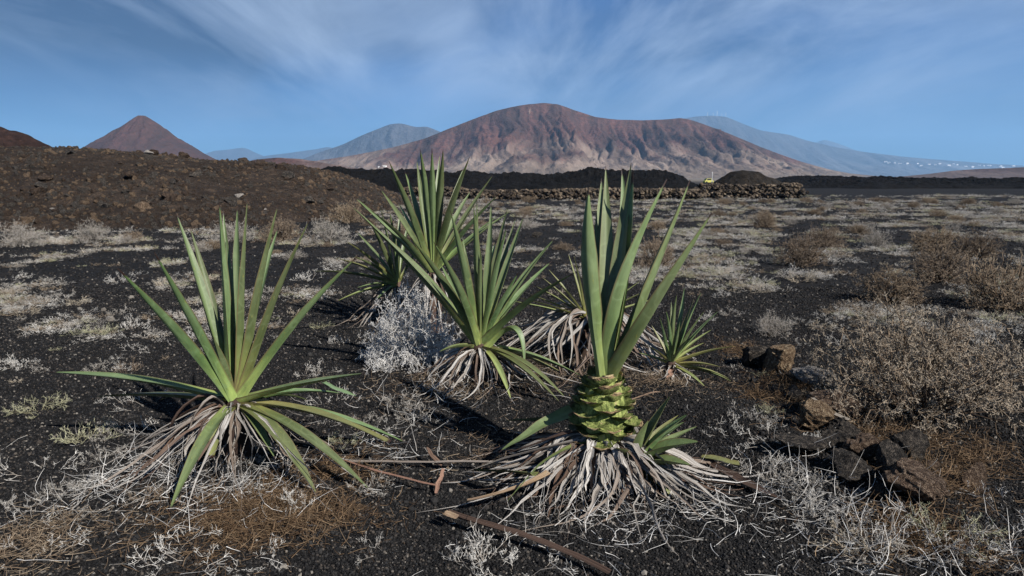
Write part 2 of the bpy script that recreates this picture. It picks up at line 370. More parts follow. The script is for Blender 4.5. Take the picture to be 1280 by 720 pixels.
me = mesh_from('ground', np.stack([X, Y, H(X, Y)], -1).reshape(-1, 3), grid_faces(len(rad), len(ang))[:, ::-1].copy(), M_GROUND, True)
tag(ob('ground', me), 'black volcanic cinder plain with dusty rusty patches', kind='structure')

# ------------------------------------------------------------------ mountains
def crest_mountain(name, pts, D, mat, label, wk=2.2, w0=250, nx=220, ny=90, gul=0.16, gs=60., seed=1, power=1.55, spur=0.35, rough=0.012):
    px = np.array([p_[0] for p_ in pts], float); py = np.array([p_[1] for p_ in pts], float)
    W_ = np.array([on_plane(a, c_, D) for a, c_ in pts])
    xs = np.linspace(W_[0, 0], W_[-1, 0], nx)
    hz = np.interp(xs, W_[:, 0], W_[:, 2])
    k = np.array([0.25, 0.5, 0.25])
    for _ in range(2): hz[1:-1] = np.convolve(hz, k, 'valid')
    hz = np.maximum(hz, 0.0)
    taper = np.clip(np.minimum(np.arange(nx), np.arange(nx)[::-1]) / 6.0, 0, 1); hz = hz * taper
    s = np.concatenate([-np.linspace(1, 0, ny)[:-1] ** 1.2, np.linspace(0, 1, ny // 2) ** 1.2])
    S, XX = np.meshgrid(s, xs, indexing='ij'); HH = np.broadcast_to(hz, S.shape)
    Wd = (w0 + wk * HH) * (1 + spur * fbm(XX / (gs * 5), XX * 0 + 1.3, seed + 3, 3))
    YY = D + S * Wd
    a = np.abs(S)
    g = (1 - a) ** power
    XD = XX + 0.5 * gs * fbm(XX / (gs * 2), YY / (gs * 2), seed + 9, 3)
    bell = (a ** 0.7) * (1 - a) ** 1.6 * 3.9
    Z = HH * g - HH * gul * bell * ((ridged(XD / gs, YY / (gs * 9), seed, 3) - 0.35) * 1.0 + (ridged(XD / (gs * 0.36), YY / (gs * 4.5), seed + 40, 4) - 0.5) * 0.6)
    Z = Z + HH.max() * rough * fbm(XX / (gs * 0.45), YY / (gs * 0.45), seed + 5, 4) * (0.25 + a * 2) * np.clip(HH / (0.2 * HH.max()), 0, 1) * np.clip((1 - a) * 5, 0, 1)
    Z = Z - 2.5 * (a ** 6) - 1.0
    me = mesh_from(name, np.stack([XX, YY, Z], -1).reshape(-1, 3), grid_faces(len(s), nx), mat, True)
    o = ob(name, me); tag(o, label, kind='structure'); return o

crest_mountain('volcano', [(250, 222), (330, 210), (385, 202), (440, 194), (490, 184), (530, 173), (560, 161), (590, 149), (620, 138), (640, 133), (660, 130), (680, 128), (698, 130), (720, 138), (745, 146), (770, 149), (800, 150), (830, 149), (850, 147), (862, 149), (880, 155), (910, 166), (950, 183), (990, 198), (1030, 210), (1060, 216), (1110, 221), (1150, 223)],
               1800, M_VOLC, 'broad reddish brown volcano with eroded gullies and pale lower slopes', nx=520, ny=190, gul=0.36, gs=62, seed=4, spur=0.55, rough=0.016, power=1.45)
# second spur in front giving the crater flank its relief
def cone_mountain(name, apex, D, rad_m, mat, label, skew=0, seed=2, n=90, cut=0.06, gul=0.07):
    a = on_plane(apex[0], apex[1], D); h = a[2]
    th = np.linspace(0.5 * math.pi, 2.5 * math.pi, 160); r = np.linspace(0, 1, n) ** 0.9
    RR, TT = np.meshgrid(r, th, indexing='ij')
    wob = 1 + 0.07 * fbm(np.cos(TT) * 2 + 4, np.sin(TT) * 2 + 4, seed, 3)
    prof = np.interp(RR, [0, cut * 0.5, cut, 0.3, 0.6, 0.85, 1], [1.0, 0.995, 0.96, 0.655, 0.33, 0.10, -0.02])
    Xc = a[0] + RR * rad_m * wob * np.cos(TT); Yc = D + RR * rad_m * wob * np.sin(TT)
    rd = ridged(TT * 7 / 2 + 0.4 * fbm(RR * 6, TT * 3, seed + 2, 3), RR * 2.5, seed + 1, 4)
    Z = h * prof - h * gul * (rd - 0.5) * np.clip(RR * 4, 0, 1) * (1 - RR) * 2 + h * 0.012 * fbm(Xc / 18, Yc / 18, seed + 6, 4) * np.clip(RR * 5, 0, 1)
    me = mesh_from(name, np.stack([Xc, Yc, Z], -1).reshape(-1, 3), grid_faces(n, 160)[:, ::-1].copy(), mat, True)
    return tag(ob(name, me), label, kind='structure')
cone_mountain('cinder_cone', (177, 144.5), 1300, 212, M_CONE, 'steep dark red cinder cone with a rounded summit', seed=8)
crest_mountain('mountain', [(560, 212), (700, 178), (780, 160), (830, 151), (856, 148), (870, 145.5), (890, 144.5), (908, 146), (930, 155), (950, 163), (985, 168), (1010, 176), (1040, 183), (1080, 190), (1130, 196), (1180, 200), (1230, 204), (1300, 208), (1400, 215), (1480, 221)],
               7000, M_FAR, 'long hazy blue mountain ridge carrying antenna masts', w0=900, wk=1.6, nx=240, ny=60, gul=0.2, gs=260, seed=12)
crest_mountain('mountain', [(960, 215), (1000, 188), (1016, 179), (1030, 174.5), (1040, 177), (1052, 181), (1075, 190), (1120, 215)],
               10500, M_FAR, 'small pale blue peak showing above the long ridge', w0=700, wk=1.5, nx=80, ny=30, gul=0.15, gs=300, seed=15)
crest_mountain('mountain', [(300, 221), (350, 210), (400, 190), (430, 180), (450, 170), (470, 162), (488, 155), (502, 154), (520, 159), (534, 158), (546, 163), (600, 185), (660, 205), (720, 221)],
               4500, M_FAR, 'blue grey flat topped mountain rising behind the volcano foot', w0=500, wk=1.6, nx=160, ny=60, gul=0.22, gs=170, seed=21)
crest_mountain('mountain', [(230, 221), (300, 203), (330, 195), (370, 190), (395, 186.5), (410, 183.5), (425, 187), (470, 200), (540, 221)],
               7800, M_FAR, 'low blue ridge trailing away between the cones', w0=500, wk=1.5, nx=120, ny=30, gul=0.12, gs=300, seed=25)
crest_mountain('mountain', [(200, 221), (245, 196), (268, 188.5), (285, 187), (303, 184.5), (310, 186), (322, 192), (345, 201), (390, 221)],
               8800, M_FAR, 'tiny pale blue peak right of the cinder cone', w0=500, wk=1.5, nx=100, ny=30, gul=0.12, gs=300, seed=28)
crest_mountain('hill', [(1090, 222), (1135, 219), (1165, 216), (1190, 212.5), (1220, 210.5), (1260, 209), (1300, 207), (1380, 206), (1480, 216), (1520, 221)],
               900, M_CONE, 'low smooth brown hill beside the lava edge', w0=120, wk=3, nx=120, ny=40, gul=0.06, gs=40, seed=31)
crest_mountain('hill', [(255, 220), (290, 207), (318, 198), (345, 195.5), (375, 197), (400, 201), (440, 208), (500, 216), (560, 221)],
               560, M_CONE, 'small dark hill below the cinder cone', w0=60, wk=3, nx=120, ny=40, gul=0.06, gs=25, seed=33)
crest_mountain('hill', [(-420, 180), (-300, 140), (-150, 128), (-60, 138), (0, 150), (30, 160), (58, 173), (78, 184), (110, 197), (150, 210)],
               115, M_REDHILL, 'rough dark red hill shoulder above the embankment', w0=14, wk=2.2, nx=160, ny=60, gul=0.12, gs=5, seed=35, rough=0.09)

# ------------------------------------------------------------------ lava field, mound, embankment
def lava(name, xp, zp, y0, y1, label, seed, amp=0.8, nx=520, ny=130):
    x = np.linspace(xp[0], xp[-1], nx); y = y0 + (y1 - y0) * np.linspace(0, 1, ny) ** 1.3
    XX, YY = np.meshgrid(x, y); t_ = (YY - y0) / (y1 - y0)
    top = np.interp(XX, xp, zp)
    edge = np.clip((XX - xp[0]) / 3, 0, 1) * np.clip((xp[-1] - XX) / 3, 0, 1)
    yo = YY + 2.5 * fbm(XX / 7, XX * 0 + 3, seed + 4, 4) * np.clip(1 - t_ * 3, 0, 1)
    env = np.clip(t_ / 0.14, 0, 1) ** 0.6 * np.clip((1 - t_) / 0.2, 0, 1) ** 0.5 * edge
    Z = env * (top * 0.8 + amp * ((ridged(XX / 4.2, YY / 4.2, seed, 4) - 0.62) * 1.6 + (vn(XX / 6.0, YY / 6.0, seed + 2) - 0.45) * 1.6) + 0.9 * (ridged(XX / 1.5, YY / 1.5, seed + 7, 4) - 0.55)) - 0.15
    me = mesh_from(name, np.stack([XX, yo, Z], -1).reshape(-1, 3), grid_faces(ny, nx), M_LAVA, False)
    return tag(ob(name, me), label, kind='structure')
def tops(pxs, Y): # skyline pixels -> x, z at distance Y
    q = [on_plane(a, c_, Y) for a, c_ in pxs]; return [w[0] for w in q], [w[2] for w in q]
xp, zp = tops([(150, 214), (330, 214), (440, 213), (520, 214), (560, 217), (650, 219), (700, 220), (728, 215), (745, 213), (785, 217), (830, 219), (852, 221), (862, 226), (868, 234)], 92)
lava('lava_field', xp, zp, 76, 128, 'black jagged lava field stretching behind the stone wall', 41)
xp, zp = tops([(930, 229), (985, 225), (1010, 222), (1040, 219), (1075, 220), (1115, 220), (1150, 223), (1200, 223), (1280, 225), (1420, 224), (1500, 226)], 118)
lava('lava_field', xp, zp, 102, 150, 'low black lava ridge in front of the brown hill', 47, amp=0.5)

def mound():
    c0 = on_plane(928, 222, 66); h = on_plane(928, 212.5, 66)[2]
    th = np.linspace(0, 2 * math.pi, 120); r = np.linspace(0, 1, 50)
    RR, TT = np.meshgrid(r, th, indexing='ij')
    sx = np.where(np.cos(TT) > 0, 6.2, 4.4)
    Xc = c0[0] + RR * sx * np.cos(TT); Yc = 66 + RR * 6 * np.sin(TT)
    Z = h * np.interp(RR, [0, 0.25, 0.6, 1], [1, 0.88, 0.42, -0.05]) + 0.34 * (ridged(Xc / 1.0, Yc / 1.0, 77, 4) - 0.5) * np.clip(RR * 3, 0, 1) * np.clip((1 - RR) * 4, 0, 1)
    me = mesh_from('mound', np.stack([Xc, Yc, Z], -1).reshape(-1, 3), grid_faces(50, 120)[:, ::-1].copy(), M_MOUND, False)
    tag(ob('mound', me), 'dark rounded cinder mound at the end of the stone wall', kind='structure')
mound()

EC = [-900, -300, 0, 100, 200, 260, 330, 380, 430, 470, 500, 530]
EF = [20, 20.5, 21, 21.4, 21.8, 22.3, 23.5, 25, 27.5, 31, 36, 42]
EZp = [186, 185, 187, 187, 194, 199, 205, 209, 218, 231, 243, 256]
def emb(c_, s):
    c_ = np.asarray(c_, float); s = np.asarray(s, float)
    F = np.interp(c_, EC, EF); C_ = F + np.interp(c_, [-900, 300, 530], [13, 12, 8])
    zt = CAMZ + (222 - np.interp(c_, EC, EZp)) / FPX * C_ * 1.01
    zt = np.maximum(zt, 0.0)
    y = F - 1.0 + s * (C_ - F + 1.0)
    x = y * (c_ - 640) / FPX / math.cos(PITCH) * 0.985
    prof = np.interp(s, [0, 0.08, 0.35, 0.8, 1.0, 1.3, 2.2], [-0.06, 0.0, 0.34, 0.90, 1.0, 0.97, 0.55])
    z = zt * prof
    env = np.clip(s * 4, 0, 1) * np.clip(zt / 1.0, 0, 1)
    z = z + env * (0.30 * fbm(x / 3.0, y / 3.0, 60, 5) + 0.20 * (ridged(x / 0.9, y / 0.9, 64, 4) - 0.55)) * np.clip(1.5 - s, 0.25, 1)
    return x, y, z
cs = np.linspace(-900, 530, 460); ss = np.concatenate([np.linspace(0, 1.05, 110), np.linspace(1.08, 2.2, 16)])
SS, CC = np.meshgrid(ss, cs, indexing='ij'); ex, ey, ez = emb(CC, SS)
me = mesh_from('embankment', np.stack([ex, ey, ez], -1).reshape(-1, 3), grid_faces(len(ss), len(cs)), M_EMB, False)
tag(ob('embankment', me), 'long dark brown rubble slope rising on the left', kind='structure')

# ------------------------------------------------------------------ rocks
def ico(sub):
    import bmesh
    bm = bmesh.new(); bmesh.ops.create_icosphere(bm, subdivisions=sub, radius=1.0)
    v = np.array([q.co[:] for q in bm.verts]); f = np.array([[w.index for w in q.verts] for q in bm.faces]); bm.free(); return v, f
ICO = {k: ico(k) for k in (1, 2, 3, 4, 5)}
def rock_mesh(name, seed, mat, sub=3, cuts=12, rough=0.13, sx=(1, 1, 1)):
    v, f = ICO[sub]; v = v.copy(); g = np.random.default_rng(seed)
    for _ in range(cuts):                       # planar facets
        n = g.normal(size=3); n /= np.linalg.norm(n); d = g.uniform(0.42, 0.80)
        k = v @ n - d; v = v - np.clip(k, 0, None)[:, None] * n * 0.97
    q = v * 1.6 + g.uniform(0, 30, 3)
    dn = fbm(q[:, 0] + q[:, 2] * 0.7, q[:, 1] - q[:, 2] * 0.6, seed, 3, 0.6)
    rg = ridged(q[:, 0] * 2.2 + q[:, 2] * 1.3, q[:, 1] * 2.2 - q[:, 2] * 1.7, seed + 3, 4) - 0.6
    v = v * (1 + rough * 1.6 * dn + rough * 1.5 * rg)[:, None] * np.array(sx)
    return mesh_from(name, v, f, mat, sub >= 3, sharp=24 if sub >= 3 else None)

def place_rock(px, py, wpx, hpx, mat, seed, label, sub=5, rot=None, depth=0.9, sink=0.2, group=None):
    g = on_ground(px, py); k = g[1] * 1.03 / FPX
    w, h = wpx * k / 2, hpx * k / 2
    z = float(H(g[0], g[1] + w * depth))
    me = rock_mesh('lava_rock', seed, mat, sub)
    o = ob('lava_rock', me, loc=(g[0], g[1] + w * depth * 0.8, z + h * (1 - sink * 1.3)), rot=(0, 0, rot if rot is not None else seed * 1.3), scale=(w * 1.12, w * depth * 1.1, h * 1.25))
    return tag(o, label, 'rock', group)
place_rock(978, 470, 52, 40, M_ROCK_TAN, 1, 'tan topped rock at the upper end of the rock row, against the shrub')
place_rock(948, 462, 50, 34, M_ROCK_BLACK, 2, 'black crusty rock under rusty straw behind the small agave')
place_rock(1028, 482, 62, 22, M_ROCK_PALE, 3, 'pale flat slab leaning beside the big bushy shrub', rot=0.3)
place_rock(1038, 528, 74, 46, M_ROCK_BROWN, 4, 'rounded red brown rock with a weathered stick across it')
place_rock(1020, 552, 56, 40, M_ROCK_TAN, 5, 'orange tan flat faced rock with a bright front side', rot=0.2)
place_rock(1060, 560, 48, 40, M_ROCK_BLACK, 6, 'black lava rock wedged against the orange tan rock')
place_rock(1067, 512, 30, 22, M_ROCK_TAN, 7, 'small tan knobbly rock at the foot of the big shrub')
place_rock(1008, 588, 66, 24, M_ROCK_BLACK, 8, 'low elongated black rock lying in front of the orange tan rock', rot=0.1)
place_rock(1052, 586, 40, 30, M_ROCK_BLACK, 9, 'fist sized black rock in the middle of the rock row')
place_rock(1086, 598, 46, 36, M_ROCK_BROWN, 10, 'dark brown rock between the black rocks of the row')
place_rock(1072, 622, 70, 34, M_ROCK_BLACK, 11, 'broad flat black lava lump edged by pale grass')
place_rock(1142, 582, 52, 40, M_ROCK_BLACK, 12, 'pointed charcoal rock standing above the lower rocks')
place_rock(1122, 614, 64, 44, M_ROCK_BLACK, 13, 'large black rock with a pale flat top edge')
place_rock(1154, 648, 80, 52, M_ROCK_BROWN, 14, 'largest brown block at the lower end of the rock row', rot=0.5)
place_rock(1224, 622, 34, 40, M_ROCK_BROWN, 15, 'brown upright stone alone on the russet litter')
place_rock(1165, 600, 30, 20, M_ROCK_BROWN, 16, 'small brown stone behind the largest block')
place_rock(1100, 640, 26, 16, M_ROCK_BLACK, 17, 'little black stone in the grass before the row')
place_rock(997, 500, 34, 18, M_ROCK_BLACK, 18, 'small black rock in the straw between tan and red brown rocks')
place_rock(670, 299, 14, 8, M_ROCK_BLACK, 19, 'lone black boulder on the plain behind the middle agave')

# boulders on the embankment
M_ROCK_UMBER = rock_mat('rock_umber', (0.016, 0.012, 0.010), (0.048, 0.034, 0.026), (0.135, 0.098, 0.072))
M_ROCK_OCHRE = rock_mat('rock_ochre', (0.03, 0.021, 0.016), (0.12, 0.082, 0.054), (0.26, 0.195, 0.135))
emb_mats = [M_ROCK_UMBER, M_ROCK_OCHRE, M_ROCK_PALE, M_ROCK_BLACK]
emb_var = [rock_mesh('stone', 100 + i, emb_mats[i % 4], 3, 8, 0.13, (1, 0.85, 0.7)) for i in range(8)]
g = np.random.default_rng(3)
LAB = {0: ('brown stone lying on the dark rubble slope', 'brown stones on the embankment'), 1: ('tan stone lying on the dark rubble slope', 'tan stones on the embankment'),
       2: ('pale grey stone lying on the dark rubble slope', 'pale stones on the embankment'), 3: ('black stone lying on the dark rubble slope', 'black stones on the embankment')}
for i in range(190):
    c_ = g.uniform(-260, 470); s = g.uniform(0.03, 1.0) ** 0.8; x, y, z = (float(q) for q in emb(c_, s))
    for _ in range(12):
        if vn(x / 1.8, y / 1.8, 91) + 0.25 * g.random() > 0.62: break
        c_ = g.uniform(-260, 470); s = g.uniform(0.03, 1.0) ** 0.8; x, y, z = (float(q) for q in emb(c_, s))
    k = g.choice([0, 1, 2, 3, 4, 4, 7, 0, 4, 5, 3, 0, 7]); r = (0.05 + 0.34 * g.random() ** 4) * (1.0 if k % 4 != 2 else 0.65)
    o = ob('stone', emb_var[k], loc=(x, y, z + 0.25 * r), rot=(g.uniform(-.4, .4), g.uniform(-.4, .4), g.uniform(0, 6)), scale=(r * g.uniform(.8, 1.3), r, r * g.uniform(.7, 1.1)))
    zone = 'near the crest of' if s > .75 else ('near the foot of' if s < .3 else 'halfway up'); size = 'large ' if r > .13 else ''
    tag(o, size + LAB[k % 4][0].replace('lying on', zone), 'stone', size + LAB[k % 4][1] + (' crest' if s > .75 else (' foot' if s < .3 else ' middle')))

# ------------------------------------------------------------------ scatter by geometry nodes
def scatter(name, pts, scl, rot, idx, sources, label, mat=None, prim=False):
    me = bpy.data.meshes.new(name); n = len(pts)
    me.vertices.add(n); me.vertices.foreach_set('co', np.asarray(pts, np.float32).ravel())
    a = me.attributes.new('scl', 'FLOAT_VECTOR', 'POINT'); a.data.foreach_set('vector', np.asarray(scl, np.float32).ravel())
    a = me.attributes.new('rot', 'FLOAT_VECTOR', 'POINT'); a.data.foreach_set('vector', np.asarray(rot, np.float32).ravel())
    a = me.attributes.new('idx', 'INT', 'POINT'); a.data.foreach_set('value', np.asarray(idx, np.int32))
    o = ob(name, me); tag(o, label, kind='stuff')
    ng = bpy.data.node_groups.new(name, 'GeometryNodeTree')
    ng.interface.new_socket('Geometry', in_out='INPUT', socket_type='NodeSocketGeometry')
    ng.interface.new_socket('Geometry', in_out='OUTPUT', socket_type='NodeSocketGeometry')
    gi = ng.nodes.new('NodeGroupInput'); go = ng.nodes.new('NodeGroupOutput')
    ip = ng.nodes.new('GeometryNodeInstanceOnPoints')
    ng.links.new(gi.outputs[0], ip.inputs['Points'])
    for an, ty, sk in (('scl', 'FLOAT_VECTOR', 'Scale'), ('rot', 'FLOAT_VECTOR', 'Rotation'), ('idx', 'INT', 'Instance Index')):
        na = ng.nodes.new('GeometryNodeInputNamedAttribute'); na.data_type = ty; na.inputs[0].default_value = an
        ng.links.new(na.outputs[0], ip.inputs[sk])
    if prim:
        ic = ng.nodes.new('GeometryNodeMeshIcoSphere'); ic.inputs['Radius'].default_value = 1.0; ic.inputs['Subdivisions'].default_value = 1
        sm = ng.nodes.new('GeometryNodeSetMaterial'); sm.inputs['Material'].default_value = mat
        ng.links.new(ic.outputs[0], sm.inputs[0]); ng.links.new(sm.outputs[0], ip.inputs['Instance'])
    else:
        jn = ng.nodes.new('GeometryNodeJoinGeometry')
        for s_ in sources:
            oi = ng.nodes.new('GeometryNodeObjectInfo'); oi.inputs['Object'].default_value = s_; oi.inputs['As Instance'].default_value = True
            ng.links.new(oi.outputs['Geometry'], jn.inputs[0])
        ng.links.new(jn.outputs[0], ip.inputs['Instance']); ip.inputs['Pick Instance'].default_value = True
    ng.links.new(ip.outputs[0], go.inputs[0])
    md = o.modifiers.new('scatter', 'NODES'); md.node_group = ng
    return o

# cinder grains on the near ground
g = np.random.default_rng(21); n = 330000
yy = 1.75 * (10.0 / 1.75) ** (g.random(n) ** 0.92); xx = g.uniform(-1, 1, n) * (0.80 * yy + 0.7)
rr = (0.0026 + 0.0050 * g.random(n) ** 2) * (0.75 + 0.13 * yy)
big = g.random(n) < 0.006; rr[big] *= g.uniform(1.6, 3.2, big.sum())
zz_ = H(xx, yy) + rr * 0.25
scatter('gravel', np.stack([xx, yy, zz_], -1), rr[:, None] * g.uniform(0.6, 1.3, (n, 3)), g.uniform(0, 6.28, (n, 3)), np.zeros(n), None,
        'loose black cinder gravel covering the near ground', M_GRAVEL, True)
n = 70000; yy = 9.0 * (46 / 9.0) ** g.random(n); xx = g.uniform(-1, 1, n) * (0.80 * yy + 1.0)
rr = (0.006 + 0.016 * g.random(n) ** 3) * (0.7 + 0.035 * yy)
scatter('gravel', np.stack([xx, yy, H(xx, yy) + rr * 0.2], -1), rr[:, None] * g.uniform(0.6, 1.3, (n, 3)), g.uniform(0, 6.28, (n, 3)), np.zeros(n), None,
        'coarse dark cinder strewn over the plain beyond the agaves', M_GRAVEL, True)
# rubble on the embankment
n = 22000; c_ = g.uniform(-420, 520, n); s = g.random(n) * 1.05; x, y, z = emb(c_, s); r = (0.018 + 0.13 * g.random(n) ** 3.2) * np.where(vn(x / 1.5, y / 1.5, 93) > 0.45, 1.2, 0.6)
rub_src = [next(o for o in bpy.data.objects if o.data == emb_var[q]) for q in (0, 3, 4, 7, 1)]
scatter('rubble', np.stack([x, y, z], -1), r[:, None] * g.uniform(0.6, 1.3, (n, 3)), g.uniform(0, 6.28, (n, 3)), g.choice([0, 0, 1, 1, 1, 2, 2, 3, 3, 4], n), rub_src,
        'small rubble strewn all over the dark slope')

# ------------------------------------------------------------------ dry stone wall
def stone_chunk(g, c_, s, rz):
    v, f = ICO[1]; q = v * np.array(s) * g.uniform(0.75, 1.2, (len(v), 1))
    ca, sa = math.cos(rz), math.sin(rz)
    return np.stack([q[:, 0] * ca - q[:, 1] * sa, q[:, 0] * sa + q[:, 1] * ca, q[:, 2]], -1) + c_, f
M_WALL_A = rock_mat('wall_stone_dark', (0.014, 0.012, 0.011), (0.046, 0.037, 0.030), (0.12, 0.095, 0.070), 1.5)
M_WALL_B = rock_mat('wall_stone_brown', (0.035, 0.026, 0.019), (0.105, 0.080, 0.056), (0.24, 0.19, 0.14), 1.5)
def stone_wall(name, path, h, n, seed, label, tumble=0.3, spread=0.35):
    g = np.random.default_rng(seed); P = np.array(path, float)
    base = P[0].copy(); root = ob(name, None, loc=(base[0], base[1], 0)); tag(root, label, 'wall')
    d = np.concatenate([[0], np.cumsum(np.linalg.norm(np.diff(P, axis=0), axis=1))])
    for mi, mt in enumerate((M_WALL_A, M_WALL_B)):
        V, F, o_ = [], [], 0
        for i in range(n // 2):
            u = g.uniform(0, d[-1]); x = np.interp(u, d, P[:, 0]); y = np.interp(u, d, P[:, 1])
            lev = g.random(); hh = h * (1 + 0.22 * (vn(u / 3.0, 0.5, seed) * 2 - 1))
            z = lev * hh; off = g.normal() * spread * (1.15 - lev * 0.7)
            s = g.uniform(0.09, 0.20)
            v, f = stone_chunk(g, np.array([x - base[0], y + off - base[1], z + s * 0.3]), (s * 1.25, s, s * 0.8), g.uniform(0, 6))
            V.append(v); F.append(f + o_); o_ += len(v)
        o = ob('stones', mesh_from('stones', np.concatenate(V), np.concatenate(F), mt), root); o['kind'] = 'stuff'
wp = lambda px, Y: on_plane(px, 240, Y)[:2]
stone_wall('dry_stone_wall', [wp(505, 58), wp(560, 54), wp(640, 52), wp(740, 52), wp(880, 51)], 0.66, 3300, 5, 'long low dry stone wall of brown rubble across the plain')
stone_wall('stone_heap', [wp(875, 55), wp(930, 55), wp(1000, 55)], 1.05, 700, 6, 'tumbled heap of brown and black stones before the mound', spread=0.9)

# ------------------------------------------------------------------ twigs, shrubs, tufts
def norm(a): return a / np.maximum(np.linalg.norm(a, axis=-1, keepdims=True), 1e-9)
def tubes(p0, p1, r0, r1, t0, t1):
    d = norm(p1 - p0); ref = np.where(np.abs(d[:, 2:3]) > 0.8, np.array([[1., 0, 0]]), np.array([[0, 0, 1.]]))
    a = norm(np.cross(d, ref)); b_ = np.cross(d, a); n = len(p0)
    V = np.empty((n, 6, 3)); T = np.empty((n, 6))
    for k in range(3):
        w = a * math.cos(k * 2.0944) + b_ * math.sin(k * 2.0944)
        V[:, k] = p0 + w * r0[:, None]; V[:, 3 + k] = p1 + w * r1[:, None]
    T[:, :3] = t0[:, None]; T[:, 3:] = t1[:, None]
    q = np.array([[0, 1, 4, 3], [1, 2, 5, 4], [2, 0, 3, 5]])
    F = (np.arange(n)[:, None, None] * 6 + q).reshape(-1, 4)
    return V.reshape(-1, 3), F, T.ravel()
def grow(seed, R_, Hh, stems, kids, ratio, jit, r0, segs=(3, 3, 2, 2), up=0.05, flat=0.0, spread=0.7, base_r=0.06, rk=0.62):
    """Branching plant filling a dome R_ x Hh. Returns one segment list per level."""
    g = np.random.default_rng(seed)
    az = g.uniform(0, 2 * math.pi, stems); el = np.arcsin(np.clip(g.random(stems) ** 1.0 * (1 - flat) + 0.03, 0, 1))
    D = np.stack([np.cos(az) * np.cos(el), np.sin(az) * np.cos(el), np.sin(el)], -1)
    L = 1 / np.sqrt((D[:, 0] ** 2 + D[:, 1] ** 2) / R_ ** 2 + D[:, 2] ** 2 / Hh ** 2) * g.uniform(0.78, 1.0, stems)
    L = L * (0.86 + 0.24 * vn(az * 1.3, el * 3, seed))
    P = np.stack([np.cos(az), np.sin(az), az * 0], -1) * base_r * g.random((stems, 1)) * R_
    rad = np.full(stems, r0); out = []
    for lev in range(len(kids) + 1):
        segP, segQ, ra, rb = [], [], [], []; nodesP, nodesD = [], []
        p = P; d = D; sg = segs[min(lev, len(segs) - 1)]
        for k in range(sg):
            d = norm(d + g.normal(size=d.shape) * jit + np.array([0, 0, up]))
            q = p + d * (L / sg)[:, None]; q[:, 2] = np.maximum(q[:, 2], 0.004)
            f0, f1 = 1 - 0.5 * k / sg, 1 - 0.5 * (k + 1) / sg
            segP.append(p); segQ.append(q); ra.append(rad * f0); rb.append(rad * f1)
            nodesP.append(0.5 * (p + q)); nodesD.append(d); nodesP.append(q); nodesD.append(d); p = q
        out.append((np.concatenate(segP), np.concatenate(segQ), np.concatenate(ra), np.concatenate(rb)))
        if lev == len(kids): break
        NP = np.stack(nodesP, 1); ND = np.stack(nodesD, 1); m = NP.shape[1]; k = kids[lev]; n = len(P)
        w = (np.arange(m) + 0.7) ** 1.4; w = w / w.sum(); pick = g.choice(m, size=(n, k), p=w)
        P = NP[np.arange(n)[:, None], pick].reshape(-1, 3); D = ND[np.arange(n)[:, None], pick].reshape(-1, 3)
        D = norm(D + g.normal(size=D.shape) * spread)
        D[:, 2] = np.where(P[:, 2] < 0.03, np.abs(D[:, 2]), D[:, 2])
        L = np.repeat(L, k) * ratio * g.uniform(0.6, 1.25, n * k); rad = np.repeat(rad, k) * rk
    return out
def twig_mesh(name, levels, lo, hi, nlev, mat, thin=1.0):
    V, F, T, o_ = [], [], [], 0
    for l in range(lo, hi):
        p0, p1, a, b_ = levels[l]; t = np.full(len(p0), l / max(1, nlev - 1.0))
        v, f, tt = tubes(p0, p1, a * thin, b_ * thin, t, t + 0.5 / nlev); V.append(v); F.append(f + o_); T.append(tt); o_ += len(v)
    return mesh_from(name, np.concatenate(V), np.concatenate(F), mat, False, {'tw': np.concatenate(T)})

SHR = {}   # kind -> list of (branch mesh, twig mesh, nominal radius, nominal height)
def shrub_variant(kind, seed, R_, Hh, mat, stems=90, kids=(7, 5, 4), ratio=0.27, r0=0.0056, jit=0.24, **kw):
    lv = grow(seed, R_ * 0.92, Hh * 0.92, stems, kids, ratio, jit, r0, spread=1.05, **kw)
    n = len(lv)
    SHR.setdefault(kind, []).append((twig_mesh('branches', lv, 0, 2, n, mat), twig_mesh('twigs', lv, 2, n, n, mat), R_, Hh))
for i in range(2):
    shrub_variant('brown', 200 + i, 0.5, 0.40, M_TW_BROWN); shrub_variant('russet', 210 + i, 0.5, 0.42, M_TW_RUST)
    shrub_variant('grey', 220 + i, 0.5, 0.34, M_TW_GREY, stems=80, kids=(7, 6, 4), r0=0.0036, ratio=0.24)
shrub_variant('big', 240, 0.80, 0.62, M_TW_BIG, stems=150, kids=(8, 7, 5), ratio=0.23, r0=0.0045, rk=0.70)
shrub_variant('white', 250, 0.42, 0.46, M_TW_WHITE, stems=130, kids=(8, 6, 5), up=-0.03, ratio=0.28, r0=0.0026, jit=0.35, rk=0.72)
def shrub(kind, i, loc, wid, hei, label, group=None, rz=None, dep=None, cat='shrub', name='dry_shrub'):
    bm_, tm_, r0, h0 = SHR[kind][i % len(SHR[kind])]
    root = ob(name, None, loc=loc, rot=(0, 0, rz if rz is not None else float(rng.uniform(0, 6.28))))
    sc_ = (wid / (2 * r0), (dep or wid) / (2 * r0), hei / h0)
    ob('branches', bm_, root, scale=sc_); ob('twigs', tm_, root, scale=sc_)
    return tag(root, label, cat, group)
def shrub_px(kind, i, px, py, wpx, hpx, label, group=None, dep=None, push=0.22):
    gp = on_ground(px, py); k = gp[1] * 1.02 / FPX; w = wpx * k
    gp = on_ground(px, py) * (1 + push * w / gp[1]); x, y = gp[0], gp[1]
    return shrub(kind, i, (x, y, float(H(x, y)) - 0.01), wpx * k * (1 + push * w / y) * 1.06, hpx * k * 1.10, label, group, rz=0.0 if dep else None, dep=dep)
shrub_px('big', 0, 1142, 534, 268, 128, 'largest bushy brown shrub, beside the row of lava rocks')
shrub_px('brown', 0, 1112, 383, 92, 42, 'rounded brown shrub standing alone on bare black cinder')
